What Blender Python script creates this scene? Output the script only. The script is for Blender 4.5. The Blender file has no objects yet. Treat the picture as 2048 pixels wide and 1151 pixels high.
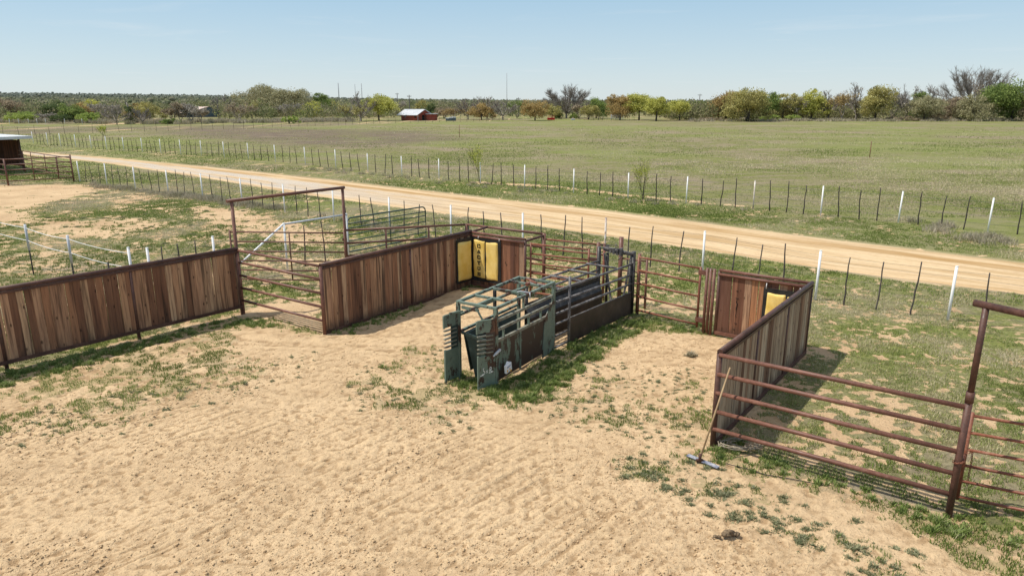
import bpy, math, random
import numpy as np
from mathutils import Vector, Matrix

random.seed(7)
rng = np.random.default_rng(11)
S = bpy.context.scene
C = S.collection
R = math.radians

# ---------------------------------------------------------------- survey: site grid and sight lines
F, YH, CH = 1400.0, 203.0, 5.0                      # lens (px of a 2048 wide picture), horizon row, camera height
PITCH = math.atan((575.5-YH)/F)
def at(px, py, z=0.0):
    """where the sight line through a picture point meets the level z"""
    u = (px-1024)/F; v = -(py-575.5)/F
    dx, dy, dz = u, math.cos(PITCH)+v*math.sin(PITCH), -math.sin(PITCH)+v*math.cos(PITCH)
    t = (z-CH)/dz
    return Vector((dx*t, dy*t, z))
ORG = Vector((3.020, 9.580, 0)); TH = R(-36.8)
UX = Vector((math.cos(TH), math.sin(TH), 0)); VX = Vector((-math.sin(TH), math.cos(TH), 0))
def W(u, v, z=0.0):                                  # arena grid -> world
    return ORG + UX*u + VX*v + Vector((0, 0, z))
def toworld(x, y):
    return at(x, y)

# ---------------------------------------------------------------- numpy noise
def _hash(ix, iy, seed):
    h = (ix.astype(np.int64)*374761393 + iy.astype(np.int64)*668265263 + seed*974634777) & 0xffffffff
    h = ((h ^ (h >> 13))*1274126177) & 0xffffffff
    h = h ^ (h >> 16)
    return (h & 0xffff)/65535.0
def vnoise(x, y, seed=0):
    ix = np.floor(x); iy = np.floor(y); fx = x-ix; fy = y-iy
    fx = fx*fx*(3-2*fx); fy = fy*fy*(3-2*fy)
    a = _hash(ix, iy, seed); b = _hash(ix+1, iy, seed); c = _hash(ix, iy+1, seed); d = _hash(ix+1, iy+1, seed)
    return (a*(1-fx)+b*fx)*(1-fy)+(c*(1-fx)+d*fx)*fy
def fbm(x, y, s, oct=4, seed=0):
    t = 0; a = 1; n = 0; f = 1/s
    for k in range(oct):
        t = t+a*vnoise(x*f+17.3*k, y*f-9.1*k, seed+k); n += a; a *= .5; f *= 2.03
    return t/n
def sstep(a, b, x):
    t = np.clip((x-a)/(b-a), 0, 1); return t*t*(3-2*t)

# ---------------------------------------------------------------- mesh helpers
def fastmesh(name, V, Fc, mat=None, parent=None, attrs=None, smooth=False):
    V = np.asarray(V, dtype=np.float32); Fc = np.asarray(Fc, dtype=np.int32)
    me = bpy.data.meshes.new(name)
    k = Fc.shape[1]; m = Fc.shape[0]
    me.vertices.add(len(V)); me.vertices.foreach_set('co', V.ravel())
    me.loops.add(m*k); me.loops.foreach_set('vertex_index', Fc.ravel())
    me.polygons.add(m); me.polygons.foreach_set('loop_start', np.arange(0, m*k, k, dtype=np.int32))
    me.polygons.foreach_set('loop_total', np.full(m, k, dtype=np.int32))
    if smooth: me.polygons.foreach_set('use_smooth', np.ones(m, dtype=bool))
    me.update(calc_edges=True)
    if attrs:
        for an, (dom, typ, arr) in attrs.items():
            a = me.attributes.new(an, typ, dom)
            a.data.foreach_set('color' if typ == 'FLOAT_COLOR' else 'value', np.asarray(arr, dtype=np.float32).ravel())
    o = bpy.data.objects.new(name, me); C.objects.link(o)
    if mat: me.materials.append(mat)
    if parent: o.parent = parent
    return o

class MB:
    """collects shapes for ONE mesh object"""
    def __init__(s): s.v = []; s.f = []; s.r = []; s.sm = []
    def add(s, vs, fs, r=None, smooth=False):
        b = len(s.v); s.v += [tuple(p) for p in vs]
        r = random.random() if r is None else r
        for f in fs: s.f.append(tuple(b+i for i in f)); s.r.append(r); s.sm.append(smooth)
    def box(s, lo, hi, r=None, rot=None, org=None, jit=0):
        x0, y0, z0 = lo; x1, y1, z1 = hi
        vs = [Vector(p) for p in ((x0,y0,z0),(x1,y0,z0),(x1,y1,z0),(x0,y1,z0),(x0,y0,z1),(x1,y0,z1),(x1,y1,z1),(x0,y1,z1))]
        if rot is not None:
            o = Vector(org) if org is not None else Vector((0,0,0))
            vs = [rot @ (p-o)+o for p in vs]
        if jit: vs = [p+Vector((random.uniform(-jit,jit), 0, random.uniform(-jit,jit))) for p in vs]
        s.add(vs, [(0,3,2,1),(4,5,6,7),(0,1,5,4),(1,2,6,5),(2,3,7,6),(3,0,4,7)], r)
    def beam(s, a, b, w, h, r=None, up=(0,0,1)):
        """rectangular bar from a to b"""
        a = Vector(a); b = Vector(b); d = (b-a).normalized(); up = Vector(up)
        if abs(d.dot(up)) > .95: up = Vector((0,1,0))
        x = d.cross(up).normalized()*w/2; y = x.cross(d).normalized()*h/2
        vs = [a-x-y, a+x-y, a+x+y, a-x+y, b-x-y, b+x-y, b+x+y, b-x+y]
        s.add(vs, [(0,1,2,3),(7,6,5,4),(0,4,5,1),(1,5,6,2),(2,6,7,3),(3,7,4,0)], r)
    def tube(s, pts, rad, n=10, r=None, cap=True, smooth=True):
        pts = [Vector(p) for p in pts]
        if not hasattr(rad, '__len__'): rad = [rad]*len(pts)
        vs = []; fs = []
        for i, p in enumerate(pts):
            d = (pts[min(i+1, len(pts)-1)]-pts[max(i-1, 0)]).normalized()
            up = Vector((0,0,1)) if abs(d.z) < .9 else Vector((0,1,0))
            x = d.cross(up).normalized(); y = d.cross(x)
            for k in range(n):
                a = 2*math.pi*k/n
                vs.append(p+(x*math.cos(a)+y*math.sin(a))*rad[i])
        for i in range(len(pts)-1):
            for k in range(n):
                k2 = (k+1) % n
                fs.append((i*n+k, i*n+k2, (i+1)*n+k2, (i+1)*n+k))
        s.add(vs, fs, r, smooth)
        if cap:
            b = len(s.v)-len(vs)
            s.f.append(tuple(b+k for k in reversed(range(n)))); s.r.append(s.r[-1]); s.sm.append(False)
            s.f.append(tuple(b+(len(pts)-1)*n+k for k in range(n))); s.r.append(s.r[-1]); s.sm.append(False)
    def build(s, name, mat, parent=None, bevel=0):
        me = bpy.data.meshes.new(name); me.from_pydata(s.v, [], s.f); me.update()
        me.polygons.foreach_set('use_smooth', s.sm)
        a = me.attributes.new('rnd', 'FLOAT', 'FACE'); a.data.foreach_set('value', s.r)
        me.materials.append(mat)
        o = bpy.data.objects.new(name, me); C.objects.link(o)
        if parent: o.parent = parent
        if bevel:
            m = o.modifiers.new('bevel', 'BEVEL'); m.width = bevel; m.segments = 2; m.limit_method = 'ANGLE'
        return o

def tag(o, label=None, cat=None, group=None, kind=None):
    if label: o['label'] = label
    if cat: o['category'] = cat
    if group: o['group'] = group
    if kind: o['kind'] = kind
    return o
def thing(name, label, cat, loc=(0,0,0), rz=0.0, group=None):
    o = bpy.data.objects.new(name, None); C.objects.link(o); o.empty_display_size = .2
    o.location = loc; o.rotation_euler = (0, 0, rz)
    return tag(o, label, cat, group)
def bake(P):
    return Vector(P)

# ---------------------------------------------------------------- node helpers
class NT:
    def __init__(s, name):
        s.m = bpy.data.materials.new(name); s.m.use_nodes = True
        s.t = s.m.node_tree; s.n = s.t.nodes; s.l = s.t.links
        s.bsdf = s.n['Principled BSDF']; s.out = s.n['Material Output']
        s.bsdf.inputs['Specular IOR Level'].default_value = .2
    def new(s, typ, **kw):
        n = s.n.new(typ)
        for k, v in kw.items():
            if k.startswith('i_'):
                key = k[2:].replace('_', ' ')
                n.inputs[key].default_value = v
            else: setattr(n, k, v)
        return n
    def link(s, a, b): s.l.new(a, b)
    def coords(s, kind='Object', scale=(1,1,1), off=None):
        tc = s.new('ShaderNodeTexCoord'); mp = s.new('ShaderNodeMapping'); mp.inputs['Scale'].default_value = scale
        s.link(tc.outputs[kind], mp.inputs['Vector'])
        return mp.outputs[0]
    def geo(s, scale=(1,1,1)):
        g = s.new('ShaderNodeNewGeometry'); mp = s.new('ShaderNodeMapping'); mp.inputs['Scale'].default_value = scale
        s.link(g.outputs['Position'], mp.inputs['Vector']); return mp.outputs[0]
    def noise(s, vec, scale, detail=4, rough=.55, dist=0, out='Fac'):
        n = s.new('ShaderNodeTexNoise'); n.inputs['Scale'].default_value = scale; n.inputs['Detail'].default_value = detail
        n.inputs['Roughness'].default_value = rough; n.inputs['Distortion'].default_value = dist
        s.link(vec, n.inputs['Vector']); return n.outputs[out]
    def ramp(s, fac, stops, interp='LINEAR'):
        r = s.new('ShaderNodeValToRGB'); cr = r.color_ramp; cr.interpolation = interp
        while len(cr.elements) < len(stops): cr.elements.new(.5)
        for e, (p, c) in zip(cr.elements, stops):
            e.position = p; e.color = (c, c, c, 1) if not hasattr(c, '__len__') else (*c, 1)
        s.link(fac, r.inputs[0]); return r.outputs[0]
    def mix(s, fac, a, b, blend='MIX'):
        m = s.new('ShaderNodeMix'); m.data_type = 'RGBA'; m.blend_type = blend
        for sock, val in ((m.inputs[0], fac), (m.inputs[6], a), (m.inputs[7], b)):
            if hasattr(val, 'is_linked'): s.link(val, sock)
            elif hasattr(val, '__len__'): sock.default_value = (*val, 1)
            else: sock.default_value = val
        return m.outputs[2]
    def math(s, op, a, b=0.0, clamp=False):
        m = s.new('ShaderNodeMath'); m.operation = op; m.use_clamp = clamp
        for sock, val in ((m.inputs[0], a), (m.inputs[1], b)):
            if hasattr(val, 'is_linked'): s.link(val, sock)
            else: sock.default_value = val
        return m.outputs[0]
    def attr(s, name, out='Fac'):
        a = s.new('ShaderNodeAttribute'); a.attribute_name = name; return a.outputs[out]
    def bump(s, h, strength=.3, dist=.02, nrm=None):
        b = s.new('ShaderNodeBump'); b.inputs['Strength'].default_value = strength; b.inputs['Distance'].default_value = dist
        s.link(h, b.inputs['Height'])
        if nrm is not None: s.link(nrm, b.inputs['Normal'])
        return b.outputs[0]
    def fin(s, col=None, rough=None, nrm=None, metal=0, spec=None):
        if col is not None:
            if hasattr(col, 'is_linked'): s.link(col, s.bsdf.inputs['Base Color'])
            else: s.bsdf.inputs['Base Color'].default_value = (*col, 1)
        if rough is not None:
            if hasattr(rough, 'is_linked'): s.link(rough, s.bsdf.inputs['Roughness'])
            else: s.bsdf.inputs['Roughness'].default_value = rough
        if nrm is not None: s.link(nrm, s.bsdf.inputs['Normal'])
        s.bsdf.inputs['Metallic'].default_value = metal
        if spec is not None: s.bsdf.inputs['Specular IOR Level'].default_value = spec
        return s.m

def m_pipe(name, c1, c2, c3, rough=.5, scale=1.0, t=(.38,.55,.72)):
    """paint / rust pipe: streaky mixture of three tones in world space"""
    n = NT(name)
    p = n.geo((1,1,1))
    a = n.noise(p, 3.2*scale, 5, .62); b = n.noise(p, 24*scale, 4, .7)
    f = n.math('ADD', n.math('MULTIPLY', a, .6), n.math('MULTIPLY', b, .4))
    col = n.ramp(f, [(t[0], c1), (t[1], c2), (t[2], c3)])
    hv = n.noise(p, 55, 3, .7)
    return n.fin(col, n.ramp(b, [(.3, rough-.15), (.7, rough+.2)]), n.bump(hv, .35, .006), spec=.4)
M = {}
M['rust'] = m_pipe('rusty_pipe', (.115,.050,.034), (.185,.082,.056), (.30,.165,.115), .48)
M['rust_dark'] = m_pipe('dark_rusty_pipe', (.055,.027,.020), (.105,.048,.034), (.19,.10,.07), .5)
M['rust_bright'] = m_pipe('orange_rust_pipe', (.12,.042,.024), (.24,.085,.048), (.40,.24,.17), .5)
M['white_pipe'] = m_pipe('white_painted_pipe', (.62,.62,.62), (.80,.80,.79), (.86,.86,.85), .5, 1.6, (.18,.4,.6))
M['white_rusted'] = m_pipe('white_rusted_pipe', (.25,.10,.05), (.66,.58,.5), (.75,.72,.68), .5, 2.6, (.38,.5,.6))
M['galv'] = m_pipe('galvanised_pipe', (.42,.44,.47), (.58,.60,.63), (.70,.71,.73), .4)
M['green_gate'] = m_pipe('green_gate_tube', (.022,.05,.045), (.035,.075,.065), (.09,.13,.115), .42)
M['black_paint'] = m_pipe('worn_black_paint', (.014,.013,.013), (.030,.027,.026), (.20,.18,.17), .42, 1.3, (.40,.52,.74))
M['black_worn'] = m_pipe('grey_worn_black_tube', (.03,.028,.028), (.115,.107,.105), (.34,.32,.31), .42, 1.5, (.34,.50,.68))
M['brown_sheet'] = m_pipe('brown_black_sheet', (.028,.020,.016), (.065,.044,.034), (.20,.14,.11), .5, .7, (.40,.55,.78))
M['bluesheet'] = m_pipe('blue_black_sheet', (.022,.020,.019), (.050,.044,.040), (.20,.175,.155), .4, 1.0, (.35,.5,.68))
M['wire'] = m_pipe('fence_wire', (.10,.09,.085), (.16,.15,.14), (.25,.24,.23), .5)
M['rope'] = m_pipe('white_rope', (.6,.6,.58), (.72,.72,.7), (.8,.8,.78), .8)
M['tin'] = m_pipe('tin_roof', (.55,.56,.58), (.68,.69,.70), (.76,.76,.76), .4, .2)
M['stay'] = m_pipe('grey_cedar_stay', (.05,.042,.038), (.10,.085,.075), (.20,.18,.165), .9, 1.5)
M['stay_far'] = m_pipe('dark_cedar_stay', (.035,.03,.026), (.06,.05,.043), (.10,.09,.08), .9, 1.5)
M['tpost'] = m_pipe('dark_steel_post', (.03,.028,.025), (.05,.045,.04), (.08,.07,.065), .7)

def m_green():
    n = NT('chipped_green_paint'); p = n.geo((1,1,1)); pz = n.geo((1,1,.45))
    chip = n.noise(pz, 5.5, 6, .68); fine = n.noise(p, 40, 4, .7); big = n.noise(p, 1.7, 2, .5)
    f = n.math('ADD', n.math('MULTIPLY', chip, .72), n.math('ADD', n.math('MULTIPLY', fine, .16), n.math('MULTIPLY', big, .12)))
    g = n.mix(n.noise(p, 9, 3), (.092,.135,.104), (.205,.258,.205))
    col = n.mix(n.ramp(f, [(.515, 0), (.54, 1)]), g, (.050,.029,.022))
    col = n.mix(n.ramp(f, [(.575, 0), (.64, 1)]), col, (.15,.075,.045))
    return n.fin(col, .5, n.bump(f, .4, .006), spec=.35)
M['green'] = m_green()
def m_green_chip():
    n = NT('peeling_green_sheet'); pz = n.geo((1,1,.4))
    f = n.noise(pz, 3.2, 6, .66); f2 = n.noise(n.geo(), 30, 4, .7)
    ff = n.math('ADD', n.math('MULTIPLY', f, .85), n.math('MULTIPLY', f2, .15))
    g = n.mix(n.noise(n.geo(), 6, 3), (.075,.115,.085), (.19,.25,.195))
    col = n.mix(n.ramp(ff, [(.545, 0), (.57, 1)]), (.050,.032,.026), g)
    return n.fin(col, .5, n.bump(ff, .4, .005), spec=.35)
M['green_peel'] = m_green_chip()
M['green_dark'] = m_pipe('dark_green_sheet', (.020,.035,.030), (.040,.065,.055), (.10,.13,.11), .5, 1.0)
M['green_rail'] = m_pipe('faded_green_rusty_tube', (.10,.045,.03), (.17,.17,.125), (.33,.31,.25), .55, 2.2, (.36,.48,.66))

def m_wood(name, cols, dark, stain):
    cols = [(min(.75, q[0]*1.34), q[1]*1.18, q[2]*1.02) for q in cols]; dark = tuple(c*1.3 for c in dark)
    n = NT(name)
    tc = n.new('ShaderNodeTexCoord'); rnd = n.attr('rnd')
    off = n.new('ShaderNodeCombineXYZ'); n.link(n.math('MULTIPLY', rnd, 37.0), off.inputs[0]); n.link(n.math('MULTIPLY', rnd, 91.0), off.inputs[2])
    va = n.new('ShaderNodeVectorMath'); va.operation = 'ADD'; n.link(tc.outputs['Object'], va.inputs[0]); n.link(off.outputs[0], va.inputs[1])
    def mp(sc):
        m = n.new('ShaderNodeMapping'); m.inputs['Scale'].default_value = sc; n.link(va.outputs[0], m.inputs['Vector']); return m.outputs[0]
    grain = n.noise(mp((26,26,1.3)), 1.0, 6, .68, .6)
    patch = n.noise(mp((5,5,1.1)), 1.0, 3, .55)
    base = n.ramp(rnd, [(i/len(cols), c) for i, c in enumerate(cols)], 'CONSTANT')
    f2 = n.noise(mp((.01,.01,.01)), 40, 1, .5)
    base = n.mix(n.ramp(patch, [(.35, 0), (.65, .3)]), base, n.mix(.4, base, cols[len(cols)//2]))
    col = n.mix(n.ramp(grain, [(.34, .75), (.56, 0)]), base, dark)
    # knots
    vor = n.new('ShaderNodeTexVoronoi'); vor.inputs['Scale'].default_value = 1.0; n.link(mp((7,2,3.0)), vor.inputs['Vector'])
    kn = n.ramp(vor.outputs['Distance'], [(.07, 1), (.15, 0)])
    col = n.mix(n.math('MULTIPLY', kn, .85), col, (.035,.02,.014))
    # stains running from the top and bottom edges
    st = n.noise(mp((9,9,.35)), 1.0, 3, .6)
    col = n.mix(n.math('MULTIPLY', n.ramp(st, [(.54, 0), (.64, 1)]), stain), col, (.045,.027,.020))
    # damp foot
    sx = n.new('ShaderNodeSeparateXYZ'); n.link(tc.outputs['Object'], sx.inputs[0])
    low = n.math('SUBTRACT', n.math('MULTIPLY', n.noise(mp((8,8,1)), 1.0, 3), .55), sx.outputs[2])
    col = n.mix(n.ramp(low, [(.0, 0), (.16, .6)]), col, (.07,.042,.03))
    return n.fin(col, .85, n.bump(grain, .5, .012), spec=.15)
M['board_brown'] = m_wood('weathered_brown_boards', [(.14,.075,.05),(.27,.17,.115),(.34,.225,.155),(.37,.26,.175),(.24,.135,.085),(.33,.215,.14),(.40,.295,.205)], (.085,.045,.03), .75)
M['board_red'] = m_wood('reddish_cedar_boards', [(.13,.065,.045),(.33,.23,.165),(.22,.115,.078),(.34,.185,.105),(.29,.215,.165),(.11,.06,.048),(.40,.32,.245),(.25,.13,.085)], (.09,.042,.025), .45)
M['board_grey'] = m_wood('grey_weathered_boards', [(.15,.09,.062),(.30,.245,.185),(.36,.30,.23),(.24,.165,.115),(.40,.335,.26),(.31,.25,.19),(.42,.365,.29)], (.10,.062,.043), .5)
M['board_shed'] = m_wood('dark_shed_boards', [(.05,.022,.016),(.085,.038,.026),(.12,.055,.038),(.065,.03,.022)], (.035,.018,.013), .5)
def m_simple(name, c1, c2, scale=4, rough=.7, bump=.2, bs=30):
    n = NT(name); p = n.geo()
    return n.fin(n.mix(n.ramp(n.noise(p, scale, 4), [(.35, 0), (.65, 1)]), c1, c2), rough, n.bump(n.noise(p, bs, 3), bump, .01))
M['yellow'] = m_simple('yellow_vinyl', (.74,.50,.11), (.86,.64,.22), 3, .5, .25, 9)
M['black_vinyl'] = m_simple('black_vinyl', (.018,.018,.018), (.035,.034,.033), 6, .5)
M['ink'] = m_simple('black_ink', (.012,.012,.012), (.02,.02,.02), 6, .6)
M['white_ink'] = m_simple('white_brand_paint', (.75,.76,.74), (.82,.82,.8), 6, .6)
M['bag_white'] = m_simple('white_printed_sack', (.74,.75,.77), (.84,.84,.85), 8, .6)
M['bag_blue'] = m_simple('blue_print', (.09,.14,.30), (.14,.20,.36), 8, .6)
M['bag_orange'] = m_simple('orange_print', (.75,.36,.05), (.82,.48,.08), 8, .6)
M['rake_blue'] = m_simple('blue_worn_steel', (.13,.145,.21), (.40,.40,.43), 16, .45)
M['handle'] = m_simple('worn_wooden_handle', (.30,.20,.11), (.42,.30,.17), 9, .7)
M['dung'] = m_simple('dry_dung', (.10,.068,.042), (.24,.175,.11), 20, .95, .8, 60)
M['clod'] = m_simple('sand_clod', (.42,.29,.165), (.56,.40,.235), 6, .95, .6, 80)
M['hose'] = m_simple('black_hose', (.02,.02,.02), (.04,.04,.04), 9, .5)
M['twig'] = m_simple('dry_twigs', (.25,.20,.14), (.42,.36,.28), 30, .9)
M['redwall'] = m_simple('red_board_siding', (.24,.055,.035), (.33,.085,.055), .8, .8, .2, 3)
M['redplastic'] = m_simple('bright_red_paint', (.50,.015,.015), (.60,.03,.025), 2, .4)
M['roofgrey'] = m_simple('pale_metal_roof', (.52,.54,.57), (.66,.67,.69), .5, .45, .2, 3)
M['roofrust'] = m_simple('rusting_pale_roof', (.62,.56,.50), (.40,.20,.14), .45, .6, .2, 3)
M['barnblue'] = m_simple('blue_grey_barn_sheet', (.075,.115,.14), (.12,.16,.185), .4, .6)
M['barnside'] = m_simple('grey_barn_side', (.22,.22,.21), (.33,.32,.30), .5, .7)
M['darkopen'] = m_simple('dark_opening', (.012,.011,.010), (.03,.028,.025), 1, .9)
M['poletimber'] = m_simple('utility_pole_timber', (.09,.08,.075), (.14,.13,.12), 3, .9)
M['mast'] = m_simple('pale_mast_steel', (.30,.31,.33), (.40,.40,.42), 3, .6)
M['bark'] = m_simple('tree_bark', (.060,.048,.038), (.13,.11,.09), 2.5, .95, .5, 12)
M['barkpale'] = m_simple('pale_twig_bark', (.19,.165,.14), (.33,.295,.26), 1.5, .95, .4, 12)
M['glass'] = m_simple('dark_window_glass', (.02,.022,.026), (.04,.045,.05), 2, .15)
M['cream'] = m_simple('cream_wall', (.5,.42,.36), (.6,.5,.43), .5, .8)

_a, _b = at(400,1000), at(720,870); RIDGE = -math.atan2(_b.y-_a.y, _b.x-_a.x)
# ---------------------------------------------------------------- where grass grows (plan of the ground)
def pix(poly): return np.array([[at(x, y).x, at(x, y).y] for x, y in poly])
def uvp(poly): return np.array([[W(u, v).x, W(u, v).y] for u, v in poly])
def pm(X, Y, P, soft):
    """soft polygon mask"""
    out = np.zeros_like(X)
    x0, y0 = P.min(0)-soft*1.01; x1, y1 = P.max(0)+soft*1.01
    sel = (X > x0)&(X < x1)&(Y > y0)&(Y < y1)
    if not sel.any(): return out
    x = X[sel]; y = Y[sel]; ins = np.zeros(x.shape, bool); d2 = np.full(x.shape, 1e18)
    n = len(P)
    for i in range(n):
        ax, ay = P[i]; bx, by = P[(i+1) % n]
        dx, dy = bx-ax, by-ay; L = dx*dx+dy*dy+1e-12
        t = np.clip(((x-ax)*dx+(y-ay)*dy)/L, 0, 1)
        d2 = np.minimum(d2, (x-ax-t*dx)**2+(y-ay-t*dy)**2)
        c = ((ay > y) != (by > y)) & (x < dx*(y-ay)/(dy if abs(dy) > 1e-9 else 1e-9)+ax)
        ins ^= c
    d = np.sqrt(d2); d = np.where(ins, d, -d)
    out[sel] = sstep(-soft, soft, d)
    return out
ARENA = uvp([(-12.1,-30),(-11.95,-.1),(-11.8,.2),(-9.0,.1),(-8.9,5.0),(-7.1,5.05),(-4.1,5.2),(-2.1,5.0),(0,5),(.02,-.15),(3.1,-.1),(14,-.3),(40,-30)])
GRASS = [  # (polygon, soft edge in m, grass value) painted in order with max
 (pix([(0,742),(487,628),(545,650),(470,662),(452,700),(500,722),(560,728),(470,775),(380,792),(300,810),(150,820),(0,800)]), .35, .60),
 (pix([(-200,820),(60,800),(330,800),(250,850),(120,872),(-200,900)]), .5, .34),
 (pix([(-150,790),(0,748),(230,690),(487,630),(560,655),(430,655),(280,700),(120,745),(0,790)]), .2, .85),
 (pix([(487,626),(560,640),(650,668),(640,674),(575,664),(500,645)]), .15, .8),
 (pix([(652,668),(760,632),(840,606),(850,612),(790,640),(700,672)]), .15, .62),
 (pix([(700,760),(760,735),(820,690),(885,690),(905,760),(960,790),(1000,800),(930,850),(870,845),(800,815),(700,812)]), .4, .40),
 (pix([(870,748),(960,785),(1110,805),(1165,742),(1230,690),(1290,655),(1262,620),(1105,705),(1000,768),(930,745)]), .22, 1.0),
 (pix([(900,740),(990,780),(1100,800),(1060,815),(930,800),(860,780)]), .25, .75),
 (pix([(1262,622),(1405,645),(1412,672),(1340,668),(1290,660),(1250,660)]), .15, .92),
 (pix([(1120,745),(1260,755),(1310,765),(1412,755),(1425,880),(1370,905),(1240,870),(1130,830),(1060,850)]), .4, .30),
 (pix([(1345,880),(1422,835),(1430,890),(1600,940),(1900,1028),(2120,1080),(2200,1200),(1950,1151),(1890,1090),(1800,1050),(1700,1010),(1600,975),(1450,945)]), .2, .80),
 (pix([(1220,905),(1400,925),(1530,985),(1640,1040),(1820,1110),(1880,1200),(1700,1130),(1560,1060),(1420,1010),(1250,950)]), .3, .36),
 (pix([(1330,850),(1430,840),(1430,900),(1420,940),(1350,930)]), .2, .6),
]
SAND = [ # bare places beyond the arena, painted with min
 (pix([(-80,372),(150,368),(215,376),(150,395),(70,415),(60,436),(170,440),(120,455),(0,445),(-80,440)]), .9, .12),
 (pix([(60,452),(230,432),(350,445),(300,462),(230,470),(120,480),(60,470)]), .5, .30),
 (pix([(372,412),(470,416),(570,440),(690,470),(650,492),(560,486),(470,455),(390,440)]), .5, .22),
 (pix([(210,395),(280,388),(330,398),(250,408)]), .4, .35),
 (pix([(500,608),(640,600),(645,655),(580,650),(520,640)]), .2, .12),
 (pix([(480,520),(640,500),(680,540),(560,560)]), .4, .45),
 (pix([(1590,690),(1760,740),(1900,900),(1960,1000),(1880,990),(1700,940),(1560,900),(1560,760)]), .8, .62),
 (pix([(1000,570),(1260,560),(1400,600),(1390,640),(1260,620),(1080,600)]), .5, .72),
]
ROADC = [((-90,101),(-88.6,99.4)),((-49.4,72.9),(-48.4,70.2)),((-38.8,66.8),(-35.6,61.0)),((-25.0,56.8),(-21.1,48.2)),((-14.7,49.0),(-11.9,39.4)),((-6.7,42.2),(-5.5,34.2)),((-.6,37.1),(-.5,30.3)),((4.2,33.5),(3.4,26.9)),((8.1,29.8),(6.6,24.2)),((11.2,26.7),(9.1,21.7)),((13.8,24.4),(11.3,19.7)),((16.4,22.1),(13.9,18.3)),((26,12.5),(22.5,9.2)),((44,-5),(40,-9))]
ROADP = np.array([a for a, b in ROADC]+[b for a, b in reversed(ROADC)])
FIELD = pix([(-400,300),(60,288),(404,309),(673,336),(961,367),(1256,396),(1641,431),(1975,463),(2400,505),(4000,300),(4000,236),(1000,240),(700,248),(300,262),(-400,268)])
BROWN = [(pix([(290,252),(520,255),(860,262),(930,280),(760,292),(560,290),(420,276),(330,268)]), 6, .85),
         (pix([(-100,262),(60,256),(300,252),(700,247),(700,250),(300,258),(60,268)]), 3, .7),
         (pix([(400,262),(620,262),(620,276),(470,274)]), 4, 1.0)]
def zones(X, Y):
    """grass cover 0..1, brown weed 0..1, road dirt 0..1"""
    g = np.full(X.shape, .90)
    n1 = fbm(X, Y, 2.6, 4, 3); n2 = .45*fbm(X, Y, .55, 3, 9)+.55*fbm(X, Y, .13, 2, 12)
    pad = pm(X, Y, pix([(-300,366),(160,364),(700,452),(900,560),(480,625),(-300,800)]), .8)
    g = g - pad*(.07+.55*np.clip(n1-.49, 0, 1))
    past = pm(X, Y, uvp([(0,0),(0,5.2),(-4,5.3),(-12,6),(-16,9.5),(6,9.8),(30,9.8),(30,-1),(3,0)]), .6)
    g = g - past*(.07+.5*np.clip(n1-.5, 0, 1))
    for P, s, v in SAND: g = np.minimum(g, 1-pm(X, Y, P, s)*(1-v))
    a = pm(X, Y, ARENA, .18); g = g*(1-a)
    inner = np.zeros_like(X)
    for P, s, v in GRASS: inner = np.maximum(inner, pm(X, Y, P, s)*v)
    g = np.maximum(g, inner*np.maximum(a, .0)+inner*(1-a)*.0)
    g = np.maximum(g, inner)
    rd = pm(X, Y, ROADP, .35)
    g = np.maximum(g, .985*pm(X, Y, FIELD, 1.0))
    tr = pm(X, Y, pix([(940,362),(1100,370),(1250,388),(1500,412),(1500,414),(1250,391),(1100,374),(940,367)]), .25)
    g = g*(1-.6*tr)
    amp = np.clip(5*g*(1.06-g), 0, 1)
    m = sstep(.32, .68, g+(n2-.5)*3.0*amp)
    m = np.where(g < .04, 0, m)
    b = np.zeros_like(X)
    for P, s, v in BROWN: b = np.maximum(b, pm(X, Y, P, s)*v)
    return m, b, rd, a, g
SM1 = pix([(450,660),(560,650),(640,665),(640,700),(560,716),(450,712)]); SM2 = pix([(1560,980),(1700,1010),(1880,1060),(1900,1110),(1760,1080),(1600,1030)])
def dents(X, Y, cell, r, seed, p):
    ix = np.floor(X/cell); iy = np.floor(Y/cell); out = np.zeros_like(X)
    for ox in (-1, 0, 1):
        for oy in (-1, 0, 1):
            cx = ix+ox; cy = iy+oy
            hx = _hash(cx, cy, seed); hy = _hash(cx, cy, seed+1); hp = _hash(cx, cy, seed+2); ha = _hash(cx, cy, seed+3)*math.pi
            dx = X-(cx+.15+.7*hx)*cell; dy = Y-(cy+.15+.7*hy)*cell
            u = dx*np.cos(ha)+dy*np.sin(ha); v = -dx*np.sin(ha)+dy*np.cos(ha)
            q = np.sqrt((u/1.35)**2+v**2)/r
            out += np.where(hp < p, -np.exp(-q**4)+.55*np.exp(-((q-1.35)/.32)**2), 0)
    return out
def relief(X, Y, rid, lump, pit):
    hf = sstep(.50, .66, fbm(X, Y, 1.9, 2, 97))
    v = (X-ORG.x)*VX.x+(Y-ORG.y)*VX.y
    open_ = .40+.60*sstep(-.8, -2.6, v)
    tk = sstep(.62, .72, vnoise(X*.25+3, (Y+.12*X)*1.4, 98))
    sm = 1-.8*np.maximum(pm(X, Y, SM1, .25), pm(X, Y, SM2, .4))
    return sm*(rid*.026+lump*.042-pit*.016+dents(X, Y, .27, .050, 200, .45)*.011*hf+dents(X, Y, .11, .024, 300, .5)*.008)*open_*(1-.5*tk)-.012*tk
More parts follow.
